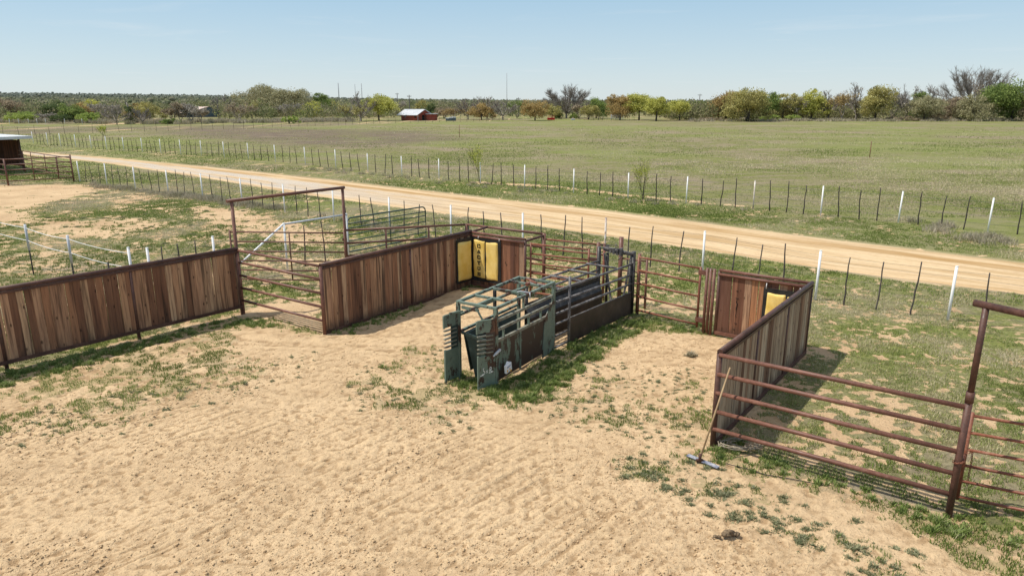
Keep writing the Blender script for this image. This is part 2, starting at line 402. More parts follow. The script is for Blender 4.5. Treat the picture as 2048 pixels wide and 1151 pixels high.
def ground_z(X, Y, m, a, rd):
    z = (fbm(X, Y, 1.8, 3, 31)-.5)*.05
    s = fbm(X, Y, .30, 5, 41); s2 = vnoise(X*11+Y*4, Y*11-X*4, 51)
    rough = a*(1-m)
    hoof = np.clip(.46-vnoise(X*4.7+3*vnoise(X, Y, 5), Y*4.7, 61), 0, 1)
    ca, sa = math.cos(RIDGE), math.sin(RIDGE)
    al = X*ca-Y*sa; ac = X*sa+Y*ca
    wob = .05*vnoise(al*1.3, ac*2, 91)
    rid = vnoise(al*1.3+7, (ac+wob)*23, 92)*sstep(.38, .58, fbm(X, Y, 1.3, 2, 93))
    lump = np.abs(fbm(X, Y, .075, 2, 94)-.5); pit = sstep(.62, .78, fbm(X, Y, .11, 2, 95))
    z = z+rough*relief(X, Y, rid, lump, pit)
    z = z+rough*((s-.5)*.040 + (s2-.5)*.010 - hoof*.030) + m*.008
    near = np.exp(-np.maximum(Y-20, 0)/15)
    z = z*near*(1-rd)
    P = W(-8.2, 4.2); z = z+.16*np.exp(-((X-P.x)**2+(Y-P.y)**2)/.5)
    return z-.012-.03*rd
# one sheet: fine under the arena, growing to the horizon
def axis(a, b, step, lo, hi, g1=.03, mid=45, g2=.1):
    core = list(np.arange(a, b, step))
    def grow(start, sgn, lim):
        out = []; d = step; p = start; tot = 0
        while tot < lim:
            d *= (1+g1) if tot < mid else (1+g2)
            if tot < mid: d = min(d, .45)
            p += sgn*d; tot += d; out.append(p)
        return out
    left = grow(a, -1, a-lo)[::-1]; right = grow(core[-1], 1, hi-b)
    return np.array(left+core+right)
gx = axis(-10.5, 8.6, .024, -5000, 5000); gy = axis(6.0, 18.5, .034, -60, 6500, .02)
_f = gy[(gy > 5.9)&(gy < 11.5)]; gy = np.concatenate([gy[gy <= 5.9], np.arange(_f[0], _f[-1], .020), gy[gy >= 11.5]])
XX, YY = np.meshgrid(gx, gy)
mm, bb, rr, aa, gg = zones(XX, YY)
ZZ = ground_z(XX, YY, mm, aa, rr)
# rise of the land far to the left
def hill(X, Y):
    X = np.asarray(X, float); Y = np.asarray(Y, float)
    d = np.hypot(X, Y); az = np.degrees(np.arctan2(X, Y))
    top = np.interp(az, [-50,-36,-28,-22,-15,-8,0,6,12,50], [16,14,12.5,11,8,4.5,2.5,0,-2,-2])
    return top*sstep(330, 1500, d)*(1+.10*(vnoise(X/140, Y/140, 5)-.5))
ZZ = ZZ + hill(XX, YY)
ny, nx = XX.shape
idx = np.arange(ny*nx).reshape(ny, nx)
FF = np.stack([idx[:-1,:-1], idx[:-1,1:], idx[1:,1:], idx[1:,:-1]], -1).reshape(-1, 4)
col = np.stack([mm, bb, rr, aa], -1).reshape(-1, 4)
def _bl(A, k):
    B = A.copy()
    for ax in (0, 1):
        c = np.cumsum(np.pad(B, [(k+1, k) if i == ax else (0, 0) for i in (0, 1)], mode='edge'), axis=ax)
        B = (np.take(c, np.arange(2*k+1, c.shape[ax]), axis=ax)-np.take(c, np.arange(0, c.shape[ax]-2*k-1), axis=ax))/(2*k+1)
    return B
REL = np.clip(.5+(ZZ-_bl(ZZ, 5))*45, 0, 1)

def m_ground():
    n = NT('ground_sand_and_grass')
    a = n.new('ShaderNodeAttribute'); a.attribute_name = 'zone'
    sp = n.new('ShaderNodeSeparateColor'); n.link(a.outputs['Color'], sp.inputs[0]); g, b, rd = sp.outputs
    aren = a.outputs['Alpha']
    p = n.geo()
    fine = n.noise(p, 9, 6, .7); mid = n.noise(p, .75, 5, .62); mic = n.noise(p, 60, 4, .75); big = n.noise(p, .22, 3, .6)
    sand = n.mix(n.ramp(mid, [(.40, 0), (.62, 1)]), (.605,.437,.262), (.495,.348,.203))
    sand = n.mix(n.ramp(fine, [(.50, 0), (.70, .4)]), sand, (.50,.335,.19))
    sand = n.mix(n.ramp(n.noise(p, 34, 3, .62), [(.61, 0), (.70, .6)]), sand, (.30,.195,.11))
    sand = n.mix(n.ramp(mic, [(.25, .5), (.42, 0)]), sand, (.66,.49,.31))
    sand = n.mix(n.ramp(n.attr('rel'), [(.10, .75), (.46, 0)]), sand, (.33,.215,.115))  # hollows darkened in the colour: painted shade as well as damp subsoil
    sand = n.mix(n.ramp(n.attr('rel'), [(.56, 0), (.9, .5)]), sand, (.68,.495,.29))  # crests lightened in the colour from the same relief map
    red = n.mix(.5, sand, (.42,.25,.14)); sand = n.mix(n.math('MULTIPLY', n.ramp(big, [(.5, 0), (.65, .5)]), n.math('SUBTRACT', 1.0, aren)), sand, red)
    # grass soil near
    ps = n.geo((1,1.6,1)); gn = n.noise(ps, .55, 5, .68); gf = n.noise(p, 16, 5, .72); gb = n.noise(ps, .085, 4, .6)
    green = n.mix(n.ramp(gf, [(.38, 0), (.62, 1)]), (.122,.130,.034), (.225,.232,.078))
    straw = n.mix(n.ramp(gf, [(.38, 0), (.62, 1)]), (.185,.15,.092), (.32,.27,.175))
    grass = n.mix(n.ramp(gn, [(.45, 0), (.60, .9)]), green, straw)
    gv = n.noise(n.geo((.8,1.0,1)), 3.2, 5, .75); grass = n.mix(n.ramp(gv, [(.50, 0), (.66, .7)]), grass, (.10,.095,.05))
    grass = n.mix(n.ramp(n.noise(n.geo((.8,1.0,1)), .12, 6, .68), [(.47, 0), (.62, .75)]), grass, n.mix(gf, (.19,.145,.105), (.36,.285,.21)))
    grass = n.mix(n.ramp(n.noise(n.geo((.8,1.0,1)), .04, 5, .65), [(.46, .0), (.58, .55)]), grass, n.mix(gf, (.125,.155,.035), (.25,.285,.08)))
    ff = n.noise(n.geo((.7,1.0,1)), 1.1, 6, .75)
    grass = n.mix(n.ramp(ff, [(.58, 0), (.72, .5)]), grass, (.135,.105,.08))
    brown = n.mix(gf, (.095,.070,.056), (.195,.150,.115))
    grass = n.mix(n.math('MULTIPLY', b, n.ramp(n.noise(n.geo((.3,1,1)), .6, 5, .7), [(.36, .0), (.52, 1)])), grass, brown)
    gm = n.math('ADD', g, n.math('MULTIPLY', n.math('SUBTRACT', n.noise(p, 13, 5, .75), .5), 2.2))
    gm = n.math('MULTIPLY', n.ramp(gm, [(.52, 0), (.80, 1)]), n.ramp(g, [(0, 0), (.3, .8), (1, 1)]))
    gm = n.math('MULTIPLY', gm, n.math('SUBTRACT', 1.0, n.math('MULTIPLY', aren, .6)))
    col = n.mix(gm, sand, grass)
    col = n.mix(rd, col, (.56,.42,.26))
    g2 = n.new('ShaderNodeNewGeometry')
    rt = n.new('ShaderNodeMapping'); rt.vector_type = 'POINT'; rt.inputs['Rotation'].default_value = (0, 0, RIDGE); rt.inputs['Scale'].default_value = (1, 1, 1); n.link(g2.outputs['Position'], rt.inputs['Vector'])
    st = n.new('ShaderNodeMapping'); st.inputs['Scale'].default_value = (2.2, 17, 1); n.link(rt.outputs[0], st.inputs['Vector'])
    ridge = n.noise(st.outputs[0], 1.0, 4, .65, .25)
    rk_ = n.math('MULTIPLY', ridge, n.ramp(n.noise(p, .55, 3), [(.42, .15), (.62, 1)]))
    pit = n.ramp(n.noise(p, 27, 3, .6), [(.34, 0), (.47, 1)])
    h = n.math('ADD', n.math('ADD', n.math('MULTIPLY', fine, .9), n.math('MULTIPLY', mic, .35)), n.math('ADD', n.math('MULTIPLY', rk_, .9), n.math('MULTIPLY', pit, .28)))
    return n.fin(col, .95, n.bump(h, .8, .042), spec=.1)
M['ground'] = m_ground()
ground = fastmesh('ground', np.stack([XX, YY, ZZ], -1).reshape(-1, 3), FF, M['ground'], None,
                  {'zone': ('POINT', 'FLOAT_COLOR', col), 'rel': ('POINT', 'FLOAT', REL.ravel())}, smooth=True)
tag(ground, kind='structure')

# ---------------------------------------------------------------- dirt road, a sheet of its own
def m_road():
    n = NT('graded_dirt_road')
    a = n.new('ShaderNodeAttribute'); a.attribute_name = 'lane'
    sp = n.new('ShaderNodeSeparateColor'); n.link(a.outputs['Color'], sp.inputs[0]); t, L, e = sp.outputs
    p = n.geo()
    def vec(sx, sy):
        c = n.new('ShaderNodeCombineXYZ'); n.link(n.math('MULTIPLY', t, sx), c.inputs[0]); n.link(n.math('MULTIPLY', L, sy), c.inputs[1]); return c.outputs[0]
    streak = n.noise(vec(9, 26), 1.0, 4, .6, .3); streak2 = n.noise(vec(26, 60), 1.0, 4, .6)
    fine = n.noise(p, 5, 6, .72); mic = n.noise(p, 30, 4, .75)
    yel = n.mix(n.ramp(streak, [(.40, 0), (.60, 1)]), (.60,.445,.265), (.42,.28,.14))
    yel = n.mix(n.ramp(streak2, [(.42, 0), (.66, .6)]), yel, (.63,.48,.31))
    yel = n.mix(n.ramp(fine, [(.5, 0), (.72, .45)]), yel, (.36,.24,.13))
    band = n.math('MULTIPLY', n.ramp(t, [(.17, 0), (.24, 1), (.33, .8), (.40, 0)]), n.ramp(n.noise(vec(14, 22), 1.0, 4, .6), [(.40, 0), (.56, .9)]))
    yel = n.mix(n.math('MULTIPLY', band, n.ramp(L, [(.3, .25), (.55, 1)])), yel, (.36,.215,.085))
    rut = n.math('MULTIPLY', n.ramp(t, [(.60, 0), (.66, 1), (.72, 0)]), n.ramp(n.noise(vec(20, 18), 1.0, 4, .6), [(.42, 0), (.55, .7)]))
    yel = n.mix(rut, yel, (.40,.26,.12))
    grv = n.mix(n.ramp(mic, [(.38, 0), (.6, 1)]), (.30,.265,.225), (.60,.56,.50))
    # gravel lies along the near half of the left stretch
    lat = n.ramp(t, [(.28, 0), (.42, 1), (.86, 1), (.97, 0)])
    lon = n.ramp(L, [(.0, .45), (.52, .8), (.66, 0)])
    gf = n.math('MULTIPLY', n.math('MULTIPLY', lat, lon), n.ramp(n.noise(vec(5, 30), 1.0, 4, .6), [(.34, 0), (.52, 1)]))
    col = n.mix(gf, yel, grv)
    edge = n.ramp(t, [(.0, 1), (.06, 0), (.94, 0), (1.0, 1)])
    col = n.mix(n.math('MULTIPLY', edge, .5), col, (.50,.34,.19))
    h = n.math('ADD', fine, n.math('MULTIPLY', mic, .4))
    return n.fin(col, .95, n.bump(h, .6, .03), spec=.1)
M['road'] = m_road()
far = np.array([a for a, b in ROADC]); near = np.array([b for a, b in ROADC])
cum = np.concatenate([[0], np.cumsum(np.hypot(*(np.diff(far, axis=0).T)))])
ss = np.arange(0, cum[-1], .5)
def smooth_interp(s, arr):
    k = 9; ext = np.stack([np.interp(s+o, cum, arr) for o in np.linspace(-4, 4, k)]); return ext.mean(0)
fx_, fy_ = smooth_interp(ss, far[:,0]), smooth_interp(ss, far[:,1]); nx_, ny_ = smooth_interp(ss, near[:,0]), smooth_interp(ss, near[:,1])
K = 24; V = []; A = []
for j in range(K+1):
    t = j/K
    e = (fbm(ss, ss*0+3*(t > .5), 2.2, 4, 77)-.5)
    tt = t + (e*.16 if j in (0, K) else 0)*(1 if j == 0 else 1)
    x = fx_*(1-tt)+nx_*tt; y = fy_*(1-tt)+ny_*tt
    crown = .03*math.sin(math.pi*t)-.035*np.exp(-((t-.3)/.05)**2)-.03*np.exp(-((t-.68)/.05)**2)
    z = -.004+crown+.035*fbm(x, y, .6, 3, 88)*min(1, 8*t*(1-t)) - (.045 if j in (0, K) else 0)
    V.append(np.stack([x, y, z], -1)); A.append(np.stack([np.full_like(x, t), ss/cum[-1], x*0, x*0+1], -1))
V = np.array(V); A = np.array(A); n_ = V.shape[1]
ii = np.arange((K+1)*n_).reshape(K+1, n_)
RF = np.stack([ii[:-1,:-1], ii[1:,:-1], ii[1:,1:], ii[:-1,1:]], -1).reshape(-1, 4)
road = fastmesh('dirt_road', V.reshape(-1, 3), RF, M['road'], None, {'lane': ('POINT', 'FLOAT_COLOR', A.reshape(-1, 4))}, smooth=True)
tag(road, kind='structure')

# ---------------------------------------------------------------- grass blades, weeds, clods
def m_leaf(name, ramp, trans=.25, rough=.7):
    n = NT(name); c = n.ramp(n.attr('rnd'), ramp); n.fin(c, rough, spec=.15)
    tr = n.new('ShaderNodeBsdfTranslucent'); n.link(c, tr.inputs['Color'])
    mx = n.new('ShaderNodeMixShader'); mx.inputs[0].default_value = trans
    n.link(n.bsdf.outputs[0], mx.inputs[1]); n.link(tr.outputs[0], mx.inputs[2]); n.link(mx.outputs[0], n.out.inputs['Surface'])
    return n.m
M['grass'] = m_leaf('grass_blades', [(0, (.15,.20,.045)), (.4, (.25,.31,.085)), (.6, (.34,.36,.13)), (.76, (.50,.44,.26)), (1, (.64,.55,.37))])
M['lush'] = m_leaf('lush_weed_leaves', [(0, (.11,.15,.04)), (.45, (.20,.27,.07)), (.8, (.34,.40,.14)), (1, (.50,.46,.27))])
M['greyweed'] = m_leaf('grey_green_weed_leaves', [(0, (.16,.175,.085)), (.5, (.25,.26,.14)), (1, (.42,.40,.25))])
M['dryweed'] = m_leaf('dry_purple_brush', [(0, (.22,.22,.11)), (.35, (.36,.32,.22)), (1, (.60,.52,.40))])
def blades(name, X, Y, Z, hgt, wid, mat, label, cat, lean=.5, rnd=None):
    n = len(X); az = rng.uniform(0, 2*math.pi, n); la = rng.uniform(0, 2*math.pi, n)
    le = lean*rng.uniform(.2, 1, n)*hgt
    base = np.stack([X, Y, Z], -1); wx = np.stack([np.cos(az)*wid, np.sin(az)*wid, np.zeros(n)], -1)
    mid = base + np.stack([np.cos(la)*le*.35, np.sin(la)*le*.35, hgt*.55], -1)
    tip = base + np.stack([np.cos(la)*le, np.sin(la)*le, hgt], -1)
    V = np.stack([base-wx*.5, base+wx*.5, mid+wx*.42, tip, mid-wx*.42], 1).reshape(-1, 3)
    k = np.arange(n)[:,None]*5
    Fc = np.concatenate([k+np.array([[0,1,2]]), k+np.array([[0,2,4]]), k+np.array([[4,2,3]])], 1).reshape(-1, 3)
    r = rng.uniform(0, 1, n) if rnd is None else rnd
    o = fastmesh(name, V, Fc, mat, None, {'rnd': ('FACE', 'FLOAT', np.repeat(r, 3))})
    return tag(o, label, cat, None, 'stuff')
def inview(X, Y, pad=.6):
    return (np.abs(X) < Y*.84+3.0)
def wz(X, Y, m, a, rd): return ground_z(X, Y, m, a, rd)
def scatter(n, x0, x1, y0, y1):
    X = rng.uniform(x0, x1, n); Y = rng.uniform(y0, y1, n); s = inview(X, Y); return X[s], Y[s]
def grassfield(n, x0, x1, y0, y1, h0, h1, w, thr=.5):
    X, Y = scatter(n, x0, x1, y0, y1)
    m, b, rd, a, g = zones(X, Y)
    cl = fbm(X, Y, .16, 2, 15)
    keep = (m > rng.uniform(.25, .95, len(X))) & (rd < .05) & (cl > .36+.1*rng.uniform(0, 1, len(X)))
    X, Y, m, b, rd, a = (q[keep] for q in (X, Y, m, b, rd, a))
    tall = fbm(X, Y, 1.1, 3, 19); cl = cl[keep]
    h = (h0+(h1-h0)*rng.uniform(0, 1, len(X)))*(.35+1.3*tall)
    dry = fbm(X, Y, 1.9, 4, 23)
    r = np.clip((dry-.5)*2.6+.34+rng.normal(0, .19, len(X)), 0, 1)*(1-.35*a)
    return X, Y, wz(X, Y, m, a, rd)-.004, h, np.full(len(X), w), r
def farfield(n):
    Y = 31/np.sqrt(rng.uniform((31/150)**2, 1, n)); X = rng.uniform(-1, 1, n)*(Y*.78+2)
    m, b, rd, a, g = zones(X, Y)
    pt = fbm(X*.85, Y, 5.5, 4, 44)
    keep = (m > .5)&(rd < .05)&(rng.uniform(0, 1, n) > b*.75)&(rng.uniform(0, 1, n) < np.clip((pt-.33)*3.2, .05, 1)*np.clip(1.25-Y/150, .1, 1))
    X, Y, m, b, rd, a = (q[keep] for q in (X, Y, m, b, rd, a)); k = len(X)
    h = (.03+.0009*Y)*rng.uniform(.5, 1.3, k); dry = fbm(X*.85, Y, 7, 4, 23)
    r = np.clip((dry-.5)*3+.42+rng.normal(0, .18, k)+b*.3, 0, 1)
    return X, Y, wz(X, Y, m, a, rd)-.004, h, .0006*Y+.004, r
parts = [grassfield(560000, -12, 11, 6.2, 17, .02, .06, .010), grassfield(460000, -22, 18, 17, 31, .025, .075, .015), farfield(520000)]
q = [np.concatenate([p[i] for p in parts]) for i in range(6)]
blades('grass', q[0], q[1], q[2], q[3], q[4], M['grass'], 'short green and straw coloured grass over the pens, verges and pasture', 'grass', .8, q[5])

def clumps(centers, per, rad, h, w, mat, name, label, cat, lean=1.2, hv=.6):
    """leafy clumps: blades bunched about each centre"""
    XS = []; YS = []; HS = []; RS = []; WS = []
    for (x, y, s) in centers:
        k = max(6, int(per*s*s)); a = rng.uniform(0, 6.283, k); d = rad*s*np.sqrt(rng.uniform(0, 1, k))*(.65+.35*np.sin(a*2+x*9)+.2*np.sin(a*3+y*7))
        XS.append(x+np.cos(a)*d); YS.append(y+np.sin(a)*d*.85)
        HS.append(h*s**.5*(1-(np.abs(d)/(rad*s+1e-6))*hv)*rng.uniform(.4, 1.2, k)); RS.append(np.clip(rng.normal(.3+.4*rng.uniform(), .24, k), 0, 1)); WS.append(np.full(k, w)*rng.uniform(.6, 1.3, k))
    X, Y, H, Rr, Ww = map(np.concatenate, (XS, YS, HS, RS, WS))
    m, b, rd, a, g = zones(X, Y)
    return blades(name, X, Y, wz(X, Y, m, a, rd)-.003, H, Ww, mat, label, cat, lean, Rr)
def pts_in(poly, n, soft=.3, thr=.5):
    P = pix(poly); out = []
    x0, y0 = P.min(0); x1, y1 = P.max(0)
    X = rng.uniform(x0, x1, n*6); Y = rng.uniform(y0, y1, n*6); k = pm(X, Y, P, soft) > rng.uniform(.1, .9, n*6)
    X, Y = X[k][:n], Y[k][:n]
    return list(zip(X, Y))
cs = []
for x, y in pts_in([(1150,720),(1260,728),(1415,735),(1425,880),(1350,900),(1220,870),(1120,840),(1080,860),(1090,800)], 420): cs.append((x, y, random.choice((.2,.25,.35,.5,.75))))
for x, y in pts_in([(1220,900),(1420,935),(1560,1000),(1700,1050),(1880,1130),(1800,1180),(1600,1090),(1450,1030),(1240,960)], 230): cs.append((x, y, random.choice((.2,.3,.4,.6,.9,1.2))))
for x, y in pts_in([(680,760),(760,720),(880,690),(900,770),(1000,800),(930,870),(820,860),(700,820)], 170): cs.append((x, y, random.choice((.2,.25,.35,.55,.8))))
for x, y in pts_in([(0,830),(450,740),(640,700),(620,740),(430,810),(200,880),(0,900)], 330): cs.append((x, y, random.choice((.2,.25,.35,.5,.8))))
for x, y in pts_in([(100,380),(520,400),(660,500),(450,560),(250,480),(80,450)], 120): cs.append((x, y, random.choice((.8,1.3,2.0))))
for (px, py, s) in [(1250,955,1.4),(1330,975,1.2),(1445,990,1.8),(1490,1005,1.5),(1530,1030,1.1),(1710,1095,1.7),(1830,1105,1.5),(1380,925,1.3),(1420,930,1.0)]:
    P = at(px, py); cs.append((P.x, P.y, s))
clumps(cs, 105, .10, .042, .011, M['greyweed'], 'weeds', 'small grey green weed clumps dotted over the bare sand', 'weeds', 1.6)
cs = []
for x, y in pts_in([(880,752),(965,790),(1100,808),(1160,745),(1225,695),(1290,658),(1262,628),(1105,708),(1000,772),(930,748)], 260, .12): cs.append((x, y, random.choice((.6,.9,1.3))))
for x, y in pts_in([(0,748),(240,690),(487,632),(560,655),(430,655),(280,700),(120,745),(0,785)], 150, .1): cs.append((x, y, random.choice((.5,.8,1.1))))
for x, y in pts_in([(1420,880),(1560,925),(1700,968),(1890,1030),(2048,1070),(2048,1100),(1890,1060),(1600,960),(1420,925)], 85, .2): cs.append((x, y, random.choice((.4,.6,.9))))
for x, y in pts_in([(1265,625),(1405,648),(1408,668),(1290,655)], 50, .1): cs.append((x, y, random.choice((.5,.8,1.0))))
for x, y in pts_in([(655,668),(760,634),(840,608),(845,614),(790,640),(700,670)], 30, .08): cs.append((x, y, random.choice((.4,.7))))
for (px, py, s) in [(1880,1045,1.6),(1865,1060,1.3),(1905,1068,1.3),(925,770,1.5),(985,790,1.6),(1480,885,1.4),(930,590,1.1),(765,735,1.0)]:
    P = at(px, py); cs.append((P.x, P.y, s))
clumps(cs, 120, .11, .095, .013, M['lush'], 'lush_weeds', 'lush bright green weeds along the chute and the foot of the fences', 'weeds', 1.0, .45)
cs = []
for x, y in pts_in([(330,392),(700,440),(900,492),(900,480),(670,436),(420,394),(330,385)], 150, .3): cs.append((x, y, random.uniform(1.2, 3)))
for x, y in pts_in([(180,365),(420,398),(430,404),(180,372)], 50, .3): cs.append((x, y, random.uniform(1, 2.4)))
for x, y in pts_in([(1820,440),(1980,470),(2048,490),(2048,500),(1900,475),(1780,452)], 18, .5): cs.append((x, y, random.uniform(1, 2.6)))
for x, y in pts_in([(620,332),(960,368),(1500,420),(1500,428),(960,376),(620,340)], 120, .3): cs.append((x, y, random.uniform(.8, 1.8)))
clumps(cs, 42, .30, .20, .014, M['dryweed'], 'dry_weeds', 'dry pale brown brush along the wire fence lines', 'weeds', .8, .5)
P = at(1382, 711)
o = clumps([(P.x, P.y, 1.0)], 260, .13, .14, .014, M['dryweed'], 'dead_weed', 'dead brown weed standing alone on the sand between the chute and the right box', 'weed', 1.4)
o['kind'] = 'thing'

ICO = []
phi = (1+5**.5)/2
for s1 in (-1, 1):
    for s2 in (-1, 1): ICO += [(0, s1, s2*phi), (s1, s2*phi, 0), (s2*phi, 0, s1)]
ICO = np.array(ICO)/np.linalg.norm([1, phi])
def icofaces():
    f = []
    for i in range(12):
        for j in range(i+1, 12):
            for k in range(j+1, 12):
                a, b, c = ICO[i], ICO[j], ICO[k]
                if max(np.linalg.norm(a-b), np.linalg.norm(b-c), np.linalg.norm(a-c)) < 1.1:
                    nrm = np.cross(b-a, c-a); f.append((i, j, k) if nrm.dot(a+b+c) > 0 else (i, k, j))
    return np.array(f)
IF = icofaces()
def lumps(X, Y, Z, s, jit=.35, flat=.7):
    n = len(X)
    V = ICO[None]*(1+jit*rng.uniform(-1, 1, (n, 12, 1)))*s[:,None,None]*np.array([1,1,flat])
    V = V+np.stack([X, Y, Z], -1)[:,None,:]
    Fc = IF[None]+12*np.arange(n)[:,None,None]
    return V.reshape(-1, 3), Fc.reshape(-1, 3)
X, Y = scatter(210000, -9, 8, 6.2, 16)
m, b, rd, a, g = zones(X, Y)
dn = fbm(X, Y, 1.3, 3, 71)
kp = (a > .8)&(m < .4)&(dn > rng.uniform(.35, .72, len(X)))&(rng.uniform(0, 1, len(X)) < np.clip(1.15-(Y-6)/9.5, .12, 1))
X, Y, m, rd, a = X[kp], Y[kp], m[kp], rd[kp], a[kp]
s = .0035+.017*rng.uniform(0, 1, len(X))**7
V, Fc = lumps(X, Y, wz(X, Y, m, a, rd)+s*.2, s)
o = fastmesh('sand_clods', V, Fc, M['clod']); tag(o, 'small loose clods of churned sand over the arena floor', 'sand clods', None, 'stuff')

# dung heap
P = at(1458, 1073)
mb = MB(); XS = []
for k in range(26):
    ang = random.uniform(0, 6.28); d = random.uniform(0, .11); s_ = random.uniform(.02, .042)
    XS.append((P.x+math.cos(ang)*d*1.25, P.y+math.sin(ang)*d*.7, .012+max(0, .07-d*.6)*random.uniform(.4, 1), s_))
for k in range(4): XS.append((P.x-.17+random.uniform(-.05,.05), P.y+.0+random.uniform(-.03,.03), .01, random.uniform(.012,.026)))
XS = np.array(XS); V, Fc = lumps(XS[:,0], XS[:,1], XS[:,2], XS[:,3], .28, .75)
o = fastmesh('dung_heap', V, Fc, M['dung']); tag(o, 'small brown dung heap lying on the sand near the bottom right', 'dung')

# ---------------------------------------------------------------- board walls and pipe panels
def sub(name, mat, parent, fn, bevel=0):
    mb = MB(); fn(mb); return mb.build(name, M[mat], parent, bevel)
def yaw_of(a, b): d = b-a; return math.atan2(d.y, d.x)
def board_wall(label, A, B, h, z0, posts, mat, railr=.045, side=-1, railmat='rust_dark', foot=0.0, name='board_fence', double=False, post_mat='rust_dark'):
    L = (B-A).length
    t = thing(name, label, 'fence', A, yaw_of(A, B))
    mb = MB(); x = 0.0
    while x < L-.02:
        w = random.choice((.135, .14, .145, .15, .14))*random.uniform(.92, 1.08); w = min(w, L-x)
        dy = random.uniform(-.004, .004); rr_ = random.random()
        top = h-.05; bot = z0+random.uniform(0, .01)
        rot = Matrix.Rotation(random.gauss(0, .006), 4, 'Y')
        mb.box((x+.003, -.012+dy, bot), (x+w-.003, .012+dy, top), rr_, rot.to_3x3(), (x, 0, z0))
        x += w
    mb.build('boards', mat, t)
    mb = MB(); mb.tube([(0,0,h),(L,0,h)], railr, 12); mb.build('top_rail', M[railmat], t)
    if double:
        mb = MB(); mb.tube([(0,side*.03,h-.085),(L,side*.03,h-.085)], .03, 10); mb.build('upper_rail', M[railmat], t)
    mb = MB()
    for sy in (-1, 1): mb.beam((0, sy*.028, z0+.035), (L, sy*.028, z0+.035), .03, .07)
    mb.build('bottom_rail', M[railmat], t)
    mb = MB()
    for sy in (-1, 1): mb.beam((0, sy*.026, h-.075), (L, sy*.026, h-.075), .024, .045)
    mb.build('board_clamp', M[railmat], t)
    for p in posts:
        mb = MB(); mb.tube([(p, 0, -.2),(p, 0, h-.02)], .036, 12); mb.build('post', M[post_mat], t)
    return t
lw = board_wall('long weathered brown board fence with rusty top rail at the left edge', W(-12.1,-7.7), W(-11.79,-.27), 1.60, .14,
           [.08, 2.5, 4.96, 7.4], M['board_brown'])
lb = board_wall('brown board side wall of the left box, ending at the yellow pads', W(-8.87,-.13), W(-8.93,5.02), 1.57, .0,
           [0, 2.75, 5.13], M['board_brown'])
bb_ = board_wall('short reddish board wall behind the yellow pads of the left box', W(-8.9,5.02), W(-7.12,5.05), 1.54, .05,
           [1.78], M['board_red'], .036, -1, 'rust', double=True)
rw = board_wall('grey board wall of the right box with a sloping view of its rusty top rail', W(0,0), W(0,5.0), 1.49, .0, [0, 1.7, 3.4, 5.0], M['board_grey'], .045)
rb = board_wall('reddish board wall at the back of the right box, beside four upright pipes', W(-1.9,5.0), W(-.03,5.0), 1.48, .04, [0], M['board_red'], .036, -1, 'rust', double=True)
# four pipes stand side by side
for k, u in enumerate((-2.17, -2.09, -2.01)):
    mb = MB(); mb.tube([(0,0,-.2),(0,0,1.49)], .034, 12); o = mb.build('upright_pipe', M['rust']); o.location = W(u, 4.99)
    tag(o, ['upright rusty pipe nearest the gate hinges, left of its two neighbours', 'middle one of three close upright rusty pipes beside the back wall of the right box', 'upright rusty pipe nearest the boards of the right box back wall'][k], 'pipe post', 'upright pipes side by side')
# nails and splits on the back board wall
for x_, z_, w_ in ((.42,1.08,.05),(.43,.92,.06),(.44,.36,.05),(.41,.22,.04)): sub('bent_nail', 'darkopen', rb, lambda mb: mb.box((x_-w_/2,-.024,z_),(x_+w_/2,-.014,z_+.008)))
pts_ = [(.43+random.uniform(-.010,.016), -.014, .5+.03*k) for k in range(14)]
sub('crack', 'darkopen', rb, lambda mb: mb.tube(pts_, [random.uniform(.004,.012) for _ in pts_], 6))

def rail_panel(name, label, A, B, zs, rad, mat='rust', posts=(), postr=.045, cat='rail fence', group=None, mids=(), midr=None, frame=None, bow=0, zs2=None):
    """horizontal pipes from A to B; posts = [(x, height)]; mids = stay positions"""
    L = (B-A).length; t = thing(name, label, cat, A, yaw_of(A, B), group)
    for k, z in enumerate(zs):
        z2 = zs2[k] if zs2 else z
        mb = MB(); mb.tube([(0,0,z),(L*.5,0,(z+z2)/2-bow),(L,0,z2)], rad, 12); mb.build('rail', M[mat], t)
    for x, h in posts:
        mb = MB(); mb.tube([(x,0,-.25),(x,0,h)], postr, 14); mb.build('post', M[mat], t)
    if frame:
        for x in (0, L):
            mb = MB(); mb.tube([(x,0,frame[0]),(x,0,frame[1])], rad*1.15, 12); mb.build('upright', M[mat], t)
    for x in mids:
        mb = MB(); mb.tube([(x, .0, zs[-1] if zs[-1] < zs[0] else zs[0]),(x, 0, max(zs))], midr or rad*.9, 10); mb.build('stay', M[mat], t)
    return t
# front right: five rails from the wall corner to the tall gate post
front_rails = rail_panel('rail_fence', 'five rusty horizontal pipe rails between the grey board corner and the tall gate post', W(0.0,-.03), W(3.06,.0),
           [1.455,1.155,.865,.57,.285], .031, 'rust')
